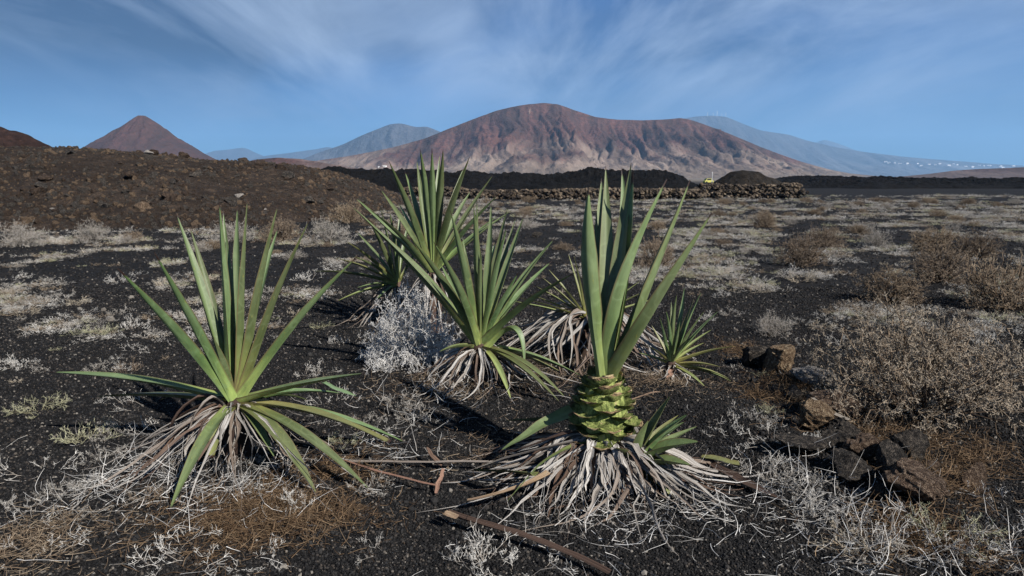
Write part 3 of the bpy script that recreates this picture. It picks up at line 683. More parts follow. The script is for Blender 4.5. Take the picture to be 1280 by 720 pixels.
shrub_px('russet', 0, 1174, 354, 86, 42, 'dark brown shrub between the two rounded brown shrubs')
shrub_px('brown', 1, 1252, 390, 116, 64, 'wide brown shrub throwing a dark shadow on the cinder')
shrub_px('russet', 1, 1003, 334, 66, 38, 'reddish brown shrub with a smaller companion behind it')
shrub_px('russet', 2, 1028, 312, 52, 24, 'small russet shrub tucked behind a reddish brown shrub')
shrub_px('brown', 2, 1168, 318, 78, 32, 'brown domed shrub on the far side of the dark brown shrub')
shrub_px('russet', 0, 1218, 322, 62, 30, 'dark shrub touching the side of a brown domed shrub')
shrub_px('grey', 0, 1094, 309, 46, 20, 'small grey brown shrub between russet and domed shrubs')
shrub_px('brown', 0, 955, 284, 38, 20, 'brown shrub with pale fallen twigs at its side')
shrub_px('russet', 1, 818, 338, 52, 36, 'russet shrub seen between the tall cut agave leaves')
shrub_px('russet', 2, 187, 279, 46, 26, 'dark russet shrub at the foot of the embankment')
shrub_px('grey', 0, 28, 309, 72, 27, 'wide tan grey shrub below the embankment')
shrub_px('grey', 1, 116, 302, 50, 22, 'pale grey shrub beside the wide tan grey shrub')
shrub_px('grey', 2, 68, 281, 70, 18, 'low grey brush along the embankment foot')
shrub_px('grey', 1, 162, 276, 26, 14, 'tiny pale shrub next to the dark russet shrub')
shrub_px('grey', 0, 411, 304, 66, 28, 'pale bushy shrub between the two leftmost agaves')
shrub_px('brown', 1, 432, 278, 46, 24, 'tan shrub at the embankment end behind the pale bush')
shrub_px('grey', 2, 290, 300, 60, 24, 'grey shrub directly behind the tall front agave leaves')
shrub_px('russet', 0, 352, 300, 60, 26, 'brown shrub behind the right leaves of the front agave')
shrub_px('grey', 1, 964, 421, 62, 26, 'small whitish grey bush near the upper end of the rocks')
shrub_px('white', 0, 514, 462, 124, 100, 'tangled whitish dry bush pressed against the middle agave', push=0.25)
# field of low shrubs over the plain
g = np.random.default_rng(8)
lab = {'grey': ('low grey dry shrub out on the plain', 'grey shrubs of the plain'), 'brown': ('low brown dry shrub out on the plain', 'brown shrubs of the plain'), 'russet': ('low russet dry shrub out on the plain', 'russet shrubs of the plain')}
cnt = 0
while cnt < 150:
    py = 252 + 70 * g.random() ** 2.1; px = g.uniform(-60, 1340)
    if px < 520 and py < 296 - max(0, px - 330) * 0.12: continue
    if py > 290 and (980 < px < 1060 or px > 1060): continue
    gp = on_ground(px, py); y = gp[1]; x = gp[0]
    kd = g.choice(['grey', 'grey', 'grey', 'brown', 'brown', 'russet']); w = g.uniform(0.35, 1.0) * (0.75 + 0.25 * min(2, y / 25))
    shrub(kd, int(g.integers(3)), (x, y, float(H(x, y)) - 0.02), w, w * g.uniform(0.28, 0.42), lab[kd][0].replace('low ', 'wide ' if w > .8 else 'small ').replace('out on the plain', 'near the stone wall' if y > 38 else ('on the far grassy plain' if y > 25 else 'on the open plain behind the agaves')),
          ('wide ' if w > .8 else 'small ') + lab[kd][1] + (' by the wall' if y > 38 else (' far' if y > 25 else ' near'))); cnt += 1

# pale branching grass tufts
TUFT = []
for i in range(6):
    lv = grow(300 + i, 0.10, 0.055, 15, (6, 5), 0.40, 0.30, 0.0011, flat=0.2, spread=0.6, base_r=0.6, rk=0.72)
    TUFT.append(twig_mesh('grass_tuft', lv, 0, 3, 3, (M_TW_PALE, M_TW_GREY, M_TW_TAN, M_TW_OLIVE, M_TW_PALE, M_TW_GREY)[i]))
for i in range(3):                                  # browner low clumps of the open plain
    lv = grow(340 + i, 0.10, 0.05, 15, (6, 4), 0.40, 0.30, 0.0013, flat=0.2, spread=0.6, base_r=0.7, rk=0.72)
    TUFT.append(twig_mesh('grass_tuft', lv, 0, 3, 3, (M_TW_BROWN, M_TW_RUST, M_TW_GREY)[i]))
for i in range(3):                                  # flat twiggy wisps
    lv = grow(320 + i, 0.14, 0.028, 8, (5, 4), 0.45, 0.36, 0.0011, flat=0.6, spread=0.55, base_r=0.9, rk=0.72)
    TUFT.append(twig_mesh('grass_tuft', lv, 0, 3, 3, M_TW_PALE))
TL = [('pale dry grass tuft on the black cinder', 'pale grass tufts'), ('grey dry grass tuft on the black cinder', 'grey grass tufts'), ('olive dry grass tuft on the black cinder', 'olive grass tufts'), ('flat wisp of white dead twigs on the cinder', 'flat twig wisps'), ('small brown dry grass tuft on the black cinder', 'brown grass tufts')]
TK = [0, 1, 0, 2, 0, 1, 4, 4, 1, 3, 3, 3]
def tuft(x, y, i, s, zs=1.0):
    o = ob('grass_tuft', TUFT[i], loc=(x, y, float(H(x, y)) - 0.004), rot=(0, 0, float(rng.uniform(0, 6.28))), scale=(s, s, s * zs))
    return tag(o, TL[TK[i]][0], 'grass', TL[TK[i]][1])
EXPL = [(22, 458, 0, 1.3), (50, 512, 3, 1.5), (150, 462, 0, .8), (146, 448, 4, .5), (95, 378, 2, 1.2), (165, 412, 0, 1.5), (125, 418, 3, 1.3), (150, 352, 4, 1.8), (210, 355, 2, 1.3),
        (28, 345, 0, 1.2), (110, 548, 3, 1.4), (140, 545, 5, 1.1), (30, 590, 6, 1.6), (45, 655, 7, 1.2), (235, 700, 6, 1.5), (200, 690, 8, 1.2), (605, 705, 0, 1.3), (640, 716, 8, 1.3), (590, 716, 6, 1.1),
        (520, 520, 5, 1.2), (480, 535, 8, 1.0), (500, 505, 1, 1.1), (545, 530, 7, .9), (1000, 352, 2, 2.4), (985, 345, 0, 2.0), (1020, 350, 4, 1.8), (940, 365, 2, 1.8), (905, 372, 0, 1.4),
        (960, 560, 8, 1.5), (940, 585, 7, 1.3), (975, 610, 5, 1.5), (1005, 625, 5, 1.4), (1000, 650, 0, 1.4), (1030, 660, 8, 1.6), (1060, 665, 5, 1.3), (1075, 690, 2, 1.3), (1110, 700, 7, 1.7), (1045, 700, 8, 1.5),
        (1150, 690, 1, 1.6), (1190, 680, 3, 1.5), (1210, 700, 5, 1.6), (1250, 690, 7, 1.4), (1265, 640, 8, 1.3), (1180, 420, 2, 1.7), (1230, 425, 0, 1.8), (1265, 415, 4, 1.6), (1240, 440, 8, 1.9),
        (925, 530, 7, 1.2), (905, 545, 6, 1.2), (1000, 405, 1, 1.2), (370, 395, 2, 1.2), (385, 350, 4, 1.9), (420, 338, 0, 1.8), (345, 365, 1, 1.5), (455, 400, 8, 1.5), (440, 430, 6, 1.3), (240, 400, 7, 1.2), (180, 500, 7, 1.5), (200, 540, 6, 1.3),
        (385, 470, 7, 1.2), (420, 500, 6, 1.2), (70, 415, 8, 1.1), (60, 700, 8, 1.1), (330, 706, 6, .9), (480, 690, 8, .8), (880, 400, 0, 1.2), (915, 395, 1, 1.3), (1060, 430, 8, 1.4), (1090, 398, 7, 1.3), (990, 470, 7, 1.0), (1015, 562, 0, .6), (1050, 540, 4, .5)]
for px, py, i, s in EXPL:
    i = i if i < 6 else i + 3; gp = on_ground(px, py); tuft(gp[0], gp[1], i, s)
g = np.random.default_rng(31); cnt = 0
while cnt < 150:
    py = 318 + 330 * g.random() ** 1.9; px = g.uniform(-30, 1310); gp = on_ground(px, py)
    den = vn(gp[0] / 1.1, gp[1] / 1.1, 71)
    if den < 0.58 or (py > 430 and 480 < px < 900) or (py > 480 and g.random() < 0.5): continue
    tuft(gp[0], gp[1], int(g.integers(12)), g.uniform(0.4, 1.15)); cnt += 1
n = 36000; yy = 6.5 * (60 / 6.5) ** (g.random(n) ** 0.72); xx = g.uniform(-1, 1, n) * (0.85 * yy + 1.5)
patch = 0.40 * vn(xx / 1.7, yy / 1.3, 81) + 0.40 * vn(xx / 0.55, yy / 0.55, 83) + 0.20 * vn(xx / 9, yy / 7, 85)
keep = (patch > 0.535 + 0.06 * np.clip((yy - 42) / 8, 0, 1) - 0.055 * np.clip((yy - 10) / 12, 0, 1) + 0.21 * g.random(n) - 0.04 * np.clip((yy - 14) / 10, 0, 1)) & ~((xx < -4.5) & (yy > 21) & (yy < 60) & (xx < -0.22 * yy + 0.6))
xx, yy = xx[keep], yy[keep]; n = len(xx); s = g.uniform(0.5, 1.5, n) * (0.9 + 0.026 * yy)
tuft_src = []
for i in range(12): tuft_src.append(next(o for o in bpy.data.objects if o.data == TUFT[i]))
scatter('dry_grass', np.stack([xx, yy, H(xx, yy) - 0.005], -1), np.stack([s, s, s * g.uniform(0.45, 0.9, n)], -1), np.stack([xx * 0, xx * 0, g.uniform(0, 6.28, n)], -1),
        g.choice([0, 1, 1, 2, 3, 4, 5, 5, 6, 6, 7, 8, 8, 9, 10, 11], n), tuft_src, 'pale dry grass streaking the dark plain')

# russet straw litter
def straw(pxpts, n, seed, label, name='straw_litter', mat=M_STRAW, lmin=0.03, lmax=0.13, r=0.0016, lift=0.03, nseg=3, curl=0.25):
    g = np.random.default_rng(seed); P0 = []
    for px, py, rx, m in pxpts:
        c_ = on_ground(px, py); k = int(n * m); a = g.normal(size=(k, 2)) * rx * 0.5 * (0.4 + 0.9 * g.random((k, 1))); P0.append(np.stack([c_[0] + a[:, 0], c_[1] + a[:, 1]], -1))
    P0 = np.concatenate(P0); keep_ = vn(P0[:, 0] / 0.13, P0[:, 1] / 0.13, seed) + 0.35 * g.random(len(P0)) > 0.48; P0 = P0[keep_]; k = len(P0)
    az = g.uniform(0, 6.28, k); L = g.uniform(lmin, lmax, k); z = H(P0[:, 0], P0[:, 1]) + g.random(k) ** 2 * lift + 0.003
    p0 = np.stack([P0[:, 0], P0[:, 1], z], -1); d = np.stack([np.cos(az), np.sin(az), g.normal(size=k) * 0.3], -1)
    rr_ = g.uniform(0.6, 1.4, k) * r; tt = g.random(k); V, F_, T_, o_ = [], [], [], 0; p = p0; bend_ = g.normal(size=(k, 3)) * curl
    for q in range(nseg):
        d = norm(d + bend_ + g.normal(size=d.shape) * curl * 0.5); e = p + d * (L / nseg)[:, None]; e[:, 2] = np.maximum(e[:, 2], H(e[:, 0], e[:, 1]) + 0.002)
        v_, f_, t_ = tubes(p, e, rr_ * (1 - q / nseg * .6), rr_ * (1 - (q + 1) / nseg * .6), tt, tt); V.append(v_); F_.append(f_ + o_); T_.append(t_); o_ += len(v_); p = e
    me = mesh_from(name, np.concatenate(V), np.concatenate(F_), mat, False, {'tw': np.concatenate(T_)})
    return tag(ob(name, me), label, kind='stuff')
straw([(340, 630, .45, 1), (400, 645, .35, .8), (300, 660, .4, .7), (420, 590, .35, .6), (250, 640, .3, .3)], 1500, 1, 'rusty straw litter matted around the front agave')
straw([(1130, 560, .6, 1), (1180, 610, .5, .9), (1090, 535, .4, .6), (960, 490, .3, .8), (930, 440, .4, .7), (990, 480, .3, .7), (1210, 570, .5, .7), (1130, 670, .35, .5), (1180, 690, .3, .5)], 1400, 2, 'rusty straw litter matted around the row of rocks')
straw([(40, 680, .4, .6), (560, 480, .6, 1), (700, 460, .8, 1), (620, 560, .5, .3), (830, 480, .5, .7)], 1500, 3, 'brown plant litter scattered between the agaves', mat=M_TW_BROWN)
straw([(200, 600, .6, 1), (290, 620, .5, .8), (150, 610, .4, .5), (560, 490, .6, .7), (740, 640, .7, .9), (840, 620, .6, .6), (1000, 620, .6, .7), (1080, 680, .6, .9), (480, 560, .5, .4)], 330, 4, 'white shredded fibres and twigs lying about the agaves', mat=M_TW_WHITE, lmin=0.05, lmax=0.26, r=0.0013, lift=0.05, nseg=5, curl=0.33)

# ------------------------------------------------------------------ agaves
PROF_T = [0, .05, .14, .3, .5, .62, .78, .9, .97, 1.0]
PROF_W = [1.05, .92, .86, .92, 1.0, .92, .62, .30, .10, .012]
def ring_mesh(name, P, W, fold, thick, az, twist, mat, prof=None, cut=False, nu=7, wave=0.0, seed=0, smooth=True, twist0=0.0):
    P = np.asarray(P, float); n = len(P); T = norm(np.gradient(P, axis=0)); t = np.linspace(0, 1, n)
    S0 = np.array([-math.sin(az), math.cos(az), 0.0]); S = norm(S0 - T * (T @ S0)[:, None]); Nn = norm(np.cross(T, S))
    ph = twist0 + twist * t ** 1.3
    S, Nn = S * np.cos(ph)[:, None] + Nn * np.sin(ph)[:, None], Nn * np.cos(ph)[:, None] - S * np.sin(ph)[:, None]
    w = W * 0.5 * np.interp(t, *(prof or (PROF_T, PROF_W)))
    if cut: w = np.maximum(w, W * 0.36)
    g = np.random.default_rng(seed)
    if wave: w = w * (1 + wave * (vn(t * 14, t * 0 + seed, 5) * 2 - 1))
    fo = fold * (1 - 0.55 * t) if not callable(fold) else fold(t)
    th = thick * np.interp(t, [0, .15, .6, 1], [1.0, .7, .35, .10])
    u = np.linspace(-1, 1, nu); ring, ul = [], []
    cup = np.abs(u) ** 1.35
    for k in range(nu): ring.append(P + S * (u[k] * w)[:, None] + Nn * (fo * w * cup[k])[:, None]); ul.append(np.full(n, u[k]))
    for k in range(nu - 2, 0, -1):
        ring.append(P + S * (u[k] * w)[:, None] + Nn * (fo * w * cup[k] - th * math.sqrt(1 - u[k] ** 2))[:, None]); ul.append(np.full(n, u[k]))
    V = np.stack(ring, 1); m = V.shape[1]; U = np.stack(ul, 1).ravel(); Tt = np.repeat(t, m)
    F = []
    for i in range(n - 1):
        for k in range(m): F.append((i * m + k, i * m + (k + 1) % m, (i + 1) * m + (k + 1) % m, (i + 1) * m + k))
    F.append(tuple(range(m))[::-1]); F.append(tuple((n - 1) * m + k for k in range(m)))
    return mesh_from(name, V.reshape(-1, 3), F, mat, smooth, {'lt': Tt, 'lu': U}, sharp=50)
def bez(*c_, n=22):
    t = np.linspace(0, 1, n)[:, None]; c_ = [np.asarray(q, float) for q in c_]
    while len(c_) < 4:  # raise a quadratic
        a, b_, d = c_; c_ = [a, a + (b_ - a) * 2 / 3, d + (b_ - d) * 2 / 3, d]
    a, b_, c2_, d = c_; return a * (1 - t) ** 3 + 3 * b_ * t * (1 - t) ** 2 + 3 * c2_ * t ** 2 * (1 - t) + d * t ** 3

class Agave:
    def __init__(s, base_px, crown_px, label, L, W, seed, ring=0.05, name='agave', mat=M_LEAF, thick=0.030, Y=None, group=None):
        gp = on_ground(*base_px); s.Y = Y or gp[1]; s.c = on_plane(crown_px[0], crown_px[1], s.Y)
        s.base = np.array([s.c[0], s.Y, float(H(s.c[0], s.Y))]); s.L, s.W, s.ring, s.mat, s.thick = L, W, ring, mat, thick
        s.g = np.random.default_rng(seed); s.seed = seed
        s.root = ob(name, None, loc=s.base); tag(s.root, label, 'agave', group)
        s.n = 0
    def add(s, name, me, label=None):
        me.transform(__import__('mathutils').Matrix.Translation(-Vector(s.base)))
        o = ob(name, me, s.root)
        if label: o['label'] = label
        return o
    def stem(s, r, mat=None):
        h = s.c[2] - s.base[2]; n = 9; V, F = [], []
        z = np.linspace(-0.02, h + 0.03, n); m = 14
        for i, q in enumerate(z):
            rr = r * np.interp(i / (n - 1), [0, .5, .9, 1], [1.05, 1, .8, .3])
            for k in range(m):
                a = k * 2 * math.pi / m; w = rr * (1 + 0.1 * s.g.normal()); V.append((s.c[0] + w * math.cos(a), s.c[1] + w * math.sin(a), s.base[2] + q))
        for i in range(n - 1):
            for k in range(m): F.append((i * m + k, i * m + (k + 1) % m, (i + 1) * m + (k + 1) % m, (i + 1) * m + k))
        F.append(tuple((n - 1) * m + k for k in range(m)))
        q = len(V); s.add('stem', mesh_from('stem', V, F, mat or M_DRY_DARK, True, {'lt': [0.5] * q, 'lu': [0.3] * q}))
    def solve(s, tx, ty, L, sign):
        lo = 0.0; best = on_plane(tx, ty, s.Y)
        for d in np.linspace(0, L, 60):
            p = on_plane(tx, ty, s.Y + sign * d)
            if np.linalg.norm(p - s.c) > L: break
            best = p
        return best
    def leaf(s, tx, ty, sign=1, L=1.0, W=1.0, bend=0.06, tip=None, ground=False, mat=None, twist=None, fold=0.85, cut=False, ctrl=None, name='leaf', label=None, az=None, lat=0.0, wave=0.012):
        L = s.L * L
        if ground: p = on_ground(tx, ty); p[2] = float(H(p[0], p[1])) + 0.012
        elif tip is not None: p = on_plane(tx, ty, s.Y + tip)
        else: p = s.solve(tx, ty, L, sign)
        d = p - s.c
        if az is None: az = math.atan2(d[1], d[0])
        rad = np.array([math.cos(az), math.sin(az), 0.0])
        low = np.clip(0.45 - d[2] / max(1e-6, np.linalg.norm(d)), -0.6, 1.0)
        p0 = s.c + rad * s.ring * (0.55 + 0.45 * max(0, low)) - np.array([0, 0, 0.05 * max(0, low) + 0.0])
        ch = p - p0; ln = np.linalg.norm(ch)
        if ctrl is not None: m = on_plane(ctrl[0], ctrl[1], s.Y + (ctrl[2] if len(ctrl) > 2 else 0.45 * (p[1] - s.Y)))
        else: m = p0 + ch * 0.48 + np.array([0, 0, 1.0]) * bend * ln - rad * bend * ln * 0.35 * (1 if d[2] > 0.3 * ln else 0)
        m = m + np.array([-rad[1], rad[0], 0]) * lat * ln
        P = bez(p0, m + np.array([-rad[1], rad[0], 0]) * ln * s.g.normal() * 0.022, p)
        if twist is None: twist = s.g.normal() * 0.22
        s.n += 1
        me = ring_mesh('leaf', P, s.W * W, fold, s.thick * min(1, W), az, twist, mat or s.mat, cut=cut, wave=wave, seed=s.seed * 50 + s.n)
        return s.add(name, me, label)
    def dry(s, pts, W=0.03, mat=None, twist=None, fold=None, wob=0.055, name='dry_leaf', label=None, n=16, cut=False):
        g = s.g; P = bez(*pts, n=n); k = len(P); tt = np.linspace(0, 1, k)
        P = P + np.stack([fbm(tt * 3.5 + g.uniform(0, 50), tt * 0 + j, 7 + j, 3) for j in range(3)], -1) * wob * (tt * (1.2 - 0.4 * tt))[:, None]
        if wob > 0.02:                                # a sharp kink where the dead blade folded
            kk = g.uniform(.3, .8); P = P + (g.normal(size=3) * 0.10 * np.array([1, 1, .35]))[None] * np.clip(tt - kk, 0, 1)[:, None] * (1 if g.random() < .6 else 2.5)
        if fold is None: fold = g.uniform(0.0, 0.9)
        P[:, 2] = np.maximum(P[:, 2], H(P[:, 0], P[:, 1]) + 0.006 + 0.01 * g.random())
        d = P[-1] - P[0]; az = math.atan2(d[1], d[0])
        me = ring_mesh('dry_leaf', P, W, fold, 0.004, az, g.normal() * 1.7 if twist is None else twist, mat or (M_DRY if g.random() < 0.55 else (M_DRY_GREY if g.random() < .7 else M_DRY_DARK)),
                       prof=([0, .12, .3, .55, .75, 1], [1.0, .85, .72, .58, .34, .04]), nu=5, wave=0.30 if wob > .02 else .05, seed=int(g.integers(1e6)), cut=cut, twist0=g.normal() * 0.4)
        return s.add(name, me, label)
    def dry_px(s, ex, ey, W=0.03, up=0.05, **kw):
        e = on_ground(ex, ey); e[2] = float(H(e[0], e[1])) + 0.01
        d = e - s.c; az = math.atan2(d[1], d[0]); r = math.hypot(d[0], d[1]); o = np.array([math.cos(az), math.sin(az), 0])
        p0 = s.c + o * s.ring - np.array([0, 0, 0.06]); h = p0[2] - s.base[2]
        return s.dry([p0, p0 + o * r * 0.28 + np.array([0, 0, up]), s.base + o * r * 0.62 + np.array([0, 0, h * 0.28]), e], W, **kw)
    def dry_fan(s, n, a0, a1, r0, r1, z0=-0.12, z1=-0.02, w=(0.010, 0.044), up=(0.0, 0.10), mats=None, chaos=0.30):
        g = s.g
        for _ in range(n):
            az = R(g.uniform(a0, a1)); o = np.array([math.cos(az), math.sin(az), 0.]); sd = np.array([-o[1], o[0], 0])
            r = g.uniform(r0, r1); p0 = s.c + o * s.ring + np.array([0, 0, g.uniform(z0, z1)])
            p0[2] = max(p0[2], s.base[2] + 0.03); h = p0[2] - s.base[2]
            e = s.base + o * r + sd * r * g.normal() * chaos; e[2] = float(H(e[0], e[1])) + 0.008
            s.dry([p0, p0 + o * r * g.uniform(.15, .4) + np.array([0, 0, g.uniform(*up)]), s.base + o * r * g.uniform(.45, .8) + sd * r * g.normal() * chaos * 0.5 + np.array([0, 0, h * g.uniform(0.0, .45)]), e],
                  g.uniform(*w), mat=None if mats is None else mats[int(g.integers(len(mats)))])

# --- front agave
A = Agave((293, 572), (294, 496), 'tall open green agave rising from rusty straw, long dead leaves splayed beneath', 1.10, 0.071, 1, ring=0.055)
A.stem(0.07)
for tx, ty, sg, W_, bd in [(147, 335, -1, 1.0, .03), (193, 315, -.6, .85, .02), (220, 265, 1, .95, .02), (238, 285, 1, .75, .03), (274, 250, -1, .95, .0), (279, 262, 1, .8, .02), (297, 256, 1, .85, .02),
                           (309, 249, -.8, .9, .01), (347, 257, -1, 1.0, .03), (349, 281, 1, .8, .04), (386, 276, -1, .95, .04), (447, 320, -.8, 1.0, .05)]:
    A.leaf(tx, ty, sg, W=W_, bend=bd, L=1.0)
A.leaf(267, 421, -1, L=.36, W=.62, bend=.02, fold=1.5, label='short dark furled young leaf', mat=M_LEAF)
A.leaf(62, 465, 1, fold=.45, W=1.04, bend=.06, tip=.10); A.leaf(118, 496, 1, fold=.45, W=0.98, bend=.05, tip=.30); A.leaf(457, 466, 1, fold=.45, W=1.10, bend=.04, tip=-.15)
A.leaf(513, 558, 1, fold=.45, W=1.10, bend=.14, ground=True); A.leaf(487, 553, 1, fold=.45, W=0.98, bend=.12, tip=-.18, cut=True, mat=M_LEAF_YEL, label='yellowing leaf with a chopped blunt end')
A.leaf(464, 614, 1, fold=.45, W=1.04, bend=.16, ground=True); A.leaf(398, 622, 1, fold=.45, W=1.16, bend=.20, ground=True, mat=M_LEAF_OLD); A.leaf(210, 646, 1, fold=.45, W=1.04, bend=.24, ground=True, mat=M_LEAF_OLD)
A.leaf(262, 572, 1, fold=.45, W=1.04, bend=.16, tip=-.34, cut=True, mat=M_LEAF_YEL, label='short cut leaf hanging with a withered end'); A.leaf(430, 492, 1, fold=.45, W=0.92, bend=.12, tip=.35); A.leaf(345, 575, 1, fold=.45, W=0.73, bend=.2, tip=-.3, mat=M_LEAF_OLD)
A.leaf(200, 500, 1, fold=.45, W=0.85, bend=.12, tip=.5, mat=M_LEAF_OLD); A.leaf(385, 500, 1, fold=.45, W=0.85, bend=.14, tip=.5)
for ex, ey, w in [(243, 664, .032), (312, 644, .035), (344, 624, .03), (427, 648, .028), (108, 616, .034), (122, 600, .025), (150, 592, .03), (170, 565, .03), (130, 630, .022), (95, 590, .02), (185, 620, .024), (455, 612, .02), (440, 640, .018), (225, 655, .02), (280, 640, .02)]:
    A.dry_px(ex, ey, w, mat=M_DRY_GREY if ex % 2 else M_DRY)
A.dry_px(152, 590, .045, up=.25, mat=M_DRY_DARK, label='dark brown bent dead leaf'); A.dry_px(192, 600, .045, up=.28, mat=M_DRY)
A.dry_fan(16, 150, 245, .30, .85, chaos=.5); A.dry_fan(9, 245, 350, .25, .6, chaos=.5); A.dry_fan(30, 140, 360, .25, .8, w=(.004, .012), chaos=.7); A.dry_fan(10, 0, 165, .3, .6)

# --- cut agave with the pineapple like stump
F = Agave((752, 592), (755, 470), 'agave with cut scaly green stump, few tall upright leaves and grey dead skirt', 1.16, 0.096, 2, ring=0.045, mat=M_LEAF_PALE, thick=0.045)
for tx, ty, sg, ct, W_, tw in [(736, 236, -.55, (728, 340), .92, .2), (752, 222, .7, (745, 345), .95, -.1), (757, 207, .9, (757, 345), .85, .1), (777, 209, .8, (776, 340), .85, .1), (789, 203, .9, (783, 340), .9, -.1), (791, 216, .3, (790, 350), .8, .1),
                               (833, 224, -.45, (758, 374), 1.0, .25), (862, 225, -.3, (808, 370), .98, .15), (889, 266, -.6, (812, 392), 1.0, .2)]:
    p_ = F.solve(tx, ty, F.L, sg); F.leaf(tx, ty, sg, W=W_, ctrl=(ct[0], ct[1], 0.5 * (p_[1] - F.Y)), twist=tw, fold=.75, tip=(p_[1] - F.Y) * abs(sg))
# stump: core + spiral of chopped leaf bases
def stump(s):
    zt = s.c[2] - 0.0; zb = s.base[2] + 0.08; n = 12; m = 24; V, F_ = [], []
    prof = lambda q: 0.145 * np.interp(q, [0, .25, .55, .8, 1.0], [.80, .95, 1.0, .80, .48])
    zs = np.linspace(0, 1, n)
    for q in zs:
        for k in range(m): a = k * 2 * math.pi / m; V.append((s.c[0] + prof(q) * 0.93 * math.cos(a), s.c[1] + prof(q) * 0.93 * math.sin(a), zb + (zt - zb) * q))
    for i in range(n - 1):
        for k in range(m): F_.append((i * m + k, i * m + (k + 1) % m, (i + 1) * m + (k + 1) % m, (i + 1) * m + k))
    F_.append(tuple((n - 1) * m + k for k in range(m)))
    q = len(V); s.add('stump', mesh_from('stump', V, F_, M_SCALE, True, {'lt': [0.05] * q, 'lu': [0.2] * q}))
    g = s.g; tot = 58
    for i in range(tot):
        q = 0.16 + 0.84 * i / (tot - 1); a = i * 2.39996 + g.normal() * 0.06; rr = prof(min(q, 1.0)); z = zb + (zt - zb) * q
        o = np.array([math.cos(a), math.sin(a), 0]); tl = g.uniform(.046, .075) * (1.0 if q < .8 else .85)
        el = np.interp(q, [0, .4, .8, 1], [-.25, .05, .45, 1.1]) + g.normal() * 0.12
        p0 = np.array([s.c[0], s.c[1], z]) + o * rr * 0.80 - np.array([0, 0, .016]); p2 = p0 + (o * math.cos(el) + np.array([0, 0, math.sin(el)])) * (tl + rr * 0.2)
        P = bez(p0, (p0 + p2) / 2 + o * 0.014 - np.array([0, 0, .010]), p2 + np.array([0, 0, g.normal() * .006]), n=8)
        me = ring_mesh('leaf_base', P, g.uniform(.135, .175), .38, .018, a, g.normal() * .15, M_SCALE if q > .45 or (q > .3 and g.random() < .5) else (M_LEAF_OLD if g.random() < .5 else M_DRY), prof=([0, .4, .75, 1], [.85, 1.0, .74, .22 + .3 * g.random()]), wave=.30, seed=i, smooth=False)
        sc_ = s.add('leaf_base', me)
        # dried brown rim on the chopped end
        Pr = bez(P[-1] - (P[-1] - P[-2]) * 0.35, P[-1], P[-1] + (P[-1] - P[-2]) * 0.22 + np.array([0, 0, .002]), n=4)
        mr_ = ring_mesh('cut_rim', Pr, .040 + .05 * g.random(), .38, .007, a, g.normal() * 0.1, M_CUT, prof=([0, .6, 1], [1.0, .95, .6]), wave=.25, seed=i + 900, smooth=False)
        mr_.transform(__import__('mathutils').Matrix.Translation(-Vector(s.base))); ob('cut_rim', mr_, sc_)
stump(F)
F.skirt = F.c.copy()
crownF = F.c.copy(); F.c = np.array([F.base[0], F.base[1], F.base[2] + 0.20]); F.ring = 0.115
F.dry_fan(56, 178, 352, .26, .66, z0=-.05, z1=.03, w=(.022, .070), up=(.02, .14))
F.dry_fan(60, 175, 360, .25, .75, z0=-.05, z1=.03, w=(.006, .018), up=(.0, .14), mats=[M_DRY_GREY, M_DRY], chaos=.5)
F.dry_fan(22, 195, 300, .22, .44, z0=-.03, z1=.04, w=(.025, .06), up=(.03, .10), mats=[M_DRY_GREY])
F.dry_fan(26, 150, 215, .5, .85, z0=-.05, z1=.02, w=(.015, .045)); F.dry_fan(16, 300, 365, .4, .8, z0=-.06, z1=.02, w=(.015, .04)); F.dry_fan(12, 0, 150, .3, .6)
for ex, ey, w in [(846, 688, .045), (935, 668, .035), (910, 672, .03), (755, 668, .05), (690, 650, .05), (668, 650, .045), (620, 655, .03), (800, 655, .04), (990, 632, .03), (590, 610, .03), (560, 600, .03)]:
    F.dry_px(ex, ey, w, mat=M_DRY_GREY if int(ex) % 2 else M_DRY, up=.08)
def flat_leaf(s, px_pts, W, mat, name='leaf', label=None, zs=(.22, .16, .05), cut=True, fold=.35):
    pts = []
    for (a, b_), z in zip(px_pts, zs):
        q = on_ground(a, b_, z); pts.append(q)
    return s.dry(pts, W, mat=mat, name=name, label=label, cut=cut, fold=fold, twist=0.3, n=16, wob=.012)
flat_leaf(F, [(722, 512), (668, 530), (624, 566)], .10, M_LEAF_OLD, label='olive green old leaf bent to the ground', zs=(.30, .28, .12), cut=False)
flat_leaf(F, [(715, 524), (670, 524), (628, 527)], .055, M_LEAF_OLD, zs=(.24, .17, .12), cut=False)
flat_leaf(F, [(688, 592), (640, 618), (584, 626)], .048, M_DRY_TAN, label='tan chopped leaf with square end', zs=(.13, .11, .06), fold=.7)
flat_leaf(F, [(668, 594), (630, 588), (596, 588)], .085, M_LEAF_OLD, label='green leaf piece with reddish underside', zs=(.17, .15, .10))
flat_leaf(F, [(715, 540), (660, 556), (598, 582)], .055, M_DRY_DARK, zs=(.26, .22, .07), cut=False, name='dry_leaf')
flat_leaf(F, [(716, 552), (650, 566), (563, 596)], .050, M_DRY, zs=(.24, .18, .05), cut=False, name='dry_leaf')
flat_leaf(F, [(712, 560), (668, 575), (632, 632)], .060, M_LEAF_OLD, zs=(.24, .24, .05), cut=False, label='olive drooping old leaf of the skirt')
flat_leaf(F, [(790, 500), (806, 492), (827, 489)], .045, M_DRY_TAN, label='pinkish cut leaf stub at the stump', zs=(.36, .37, .37), fold=.2)

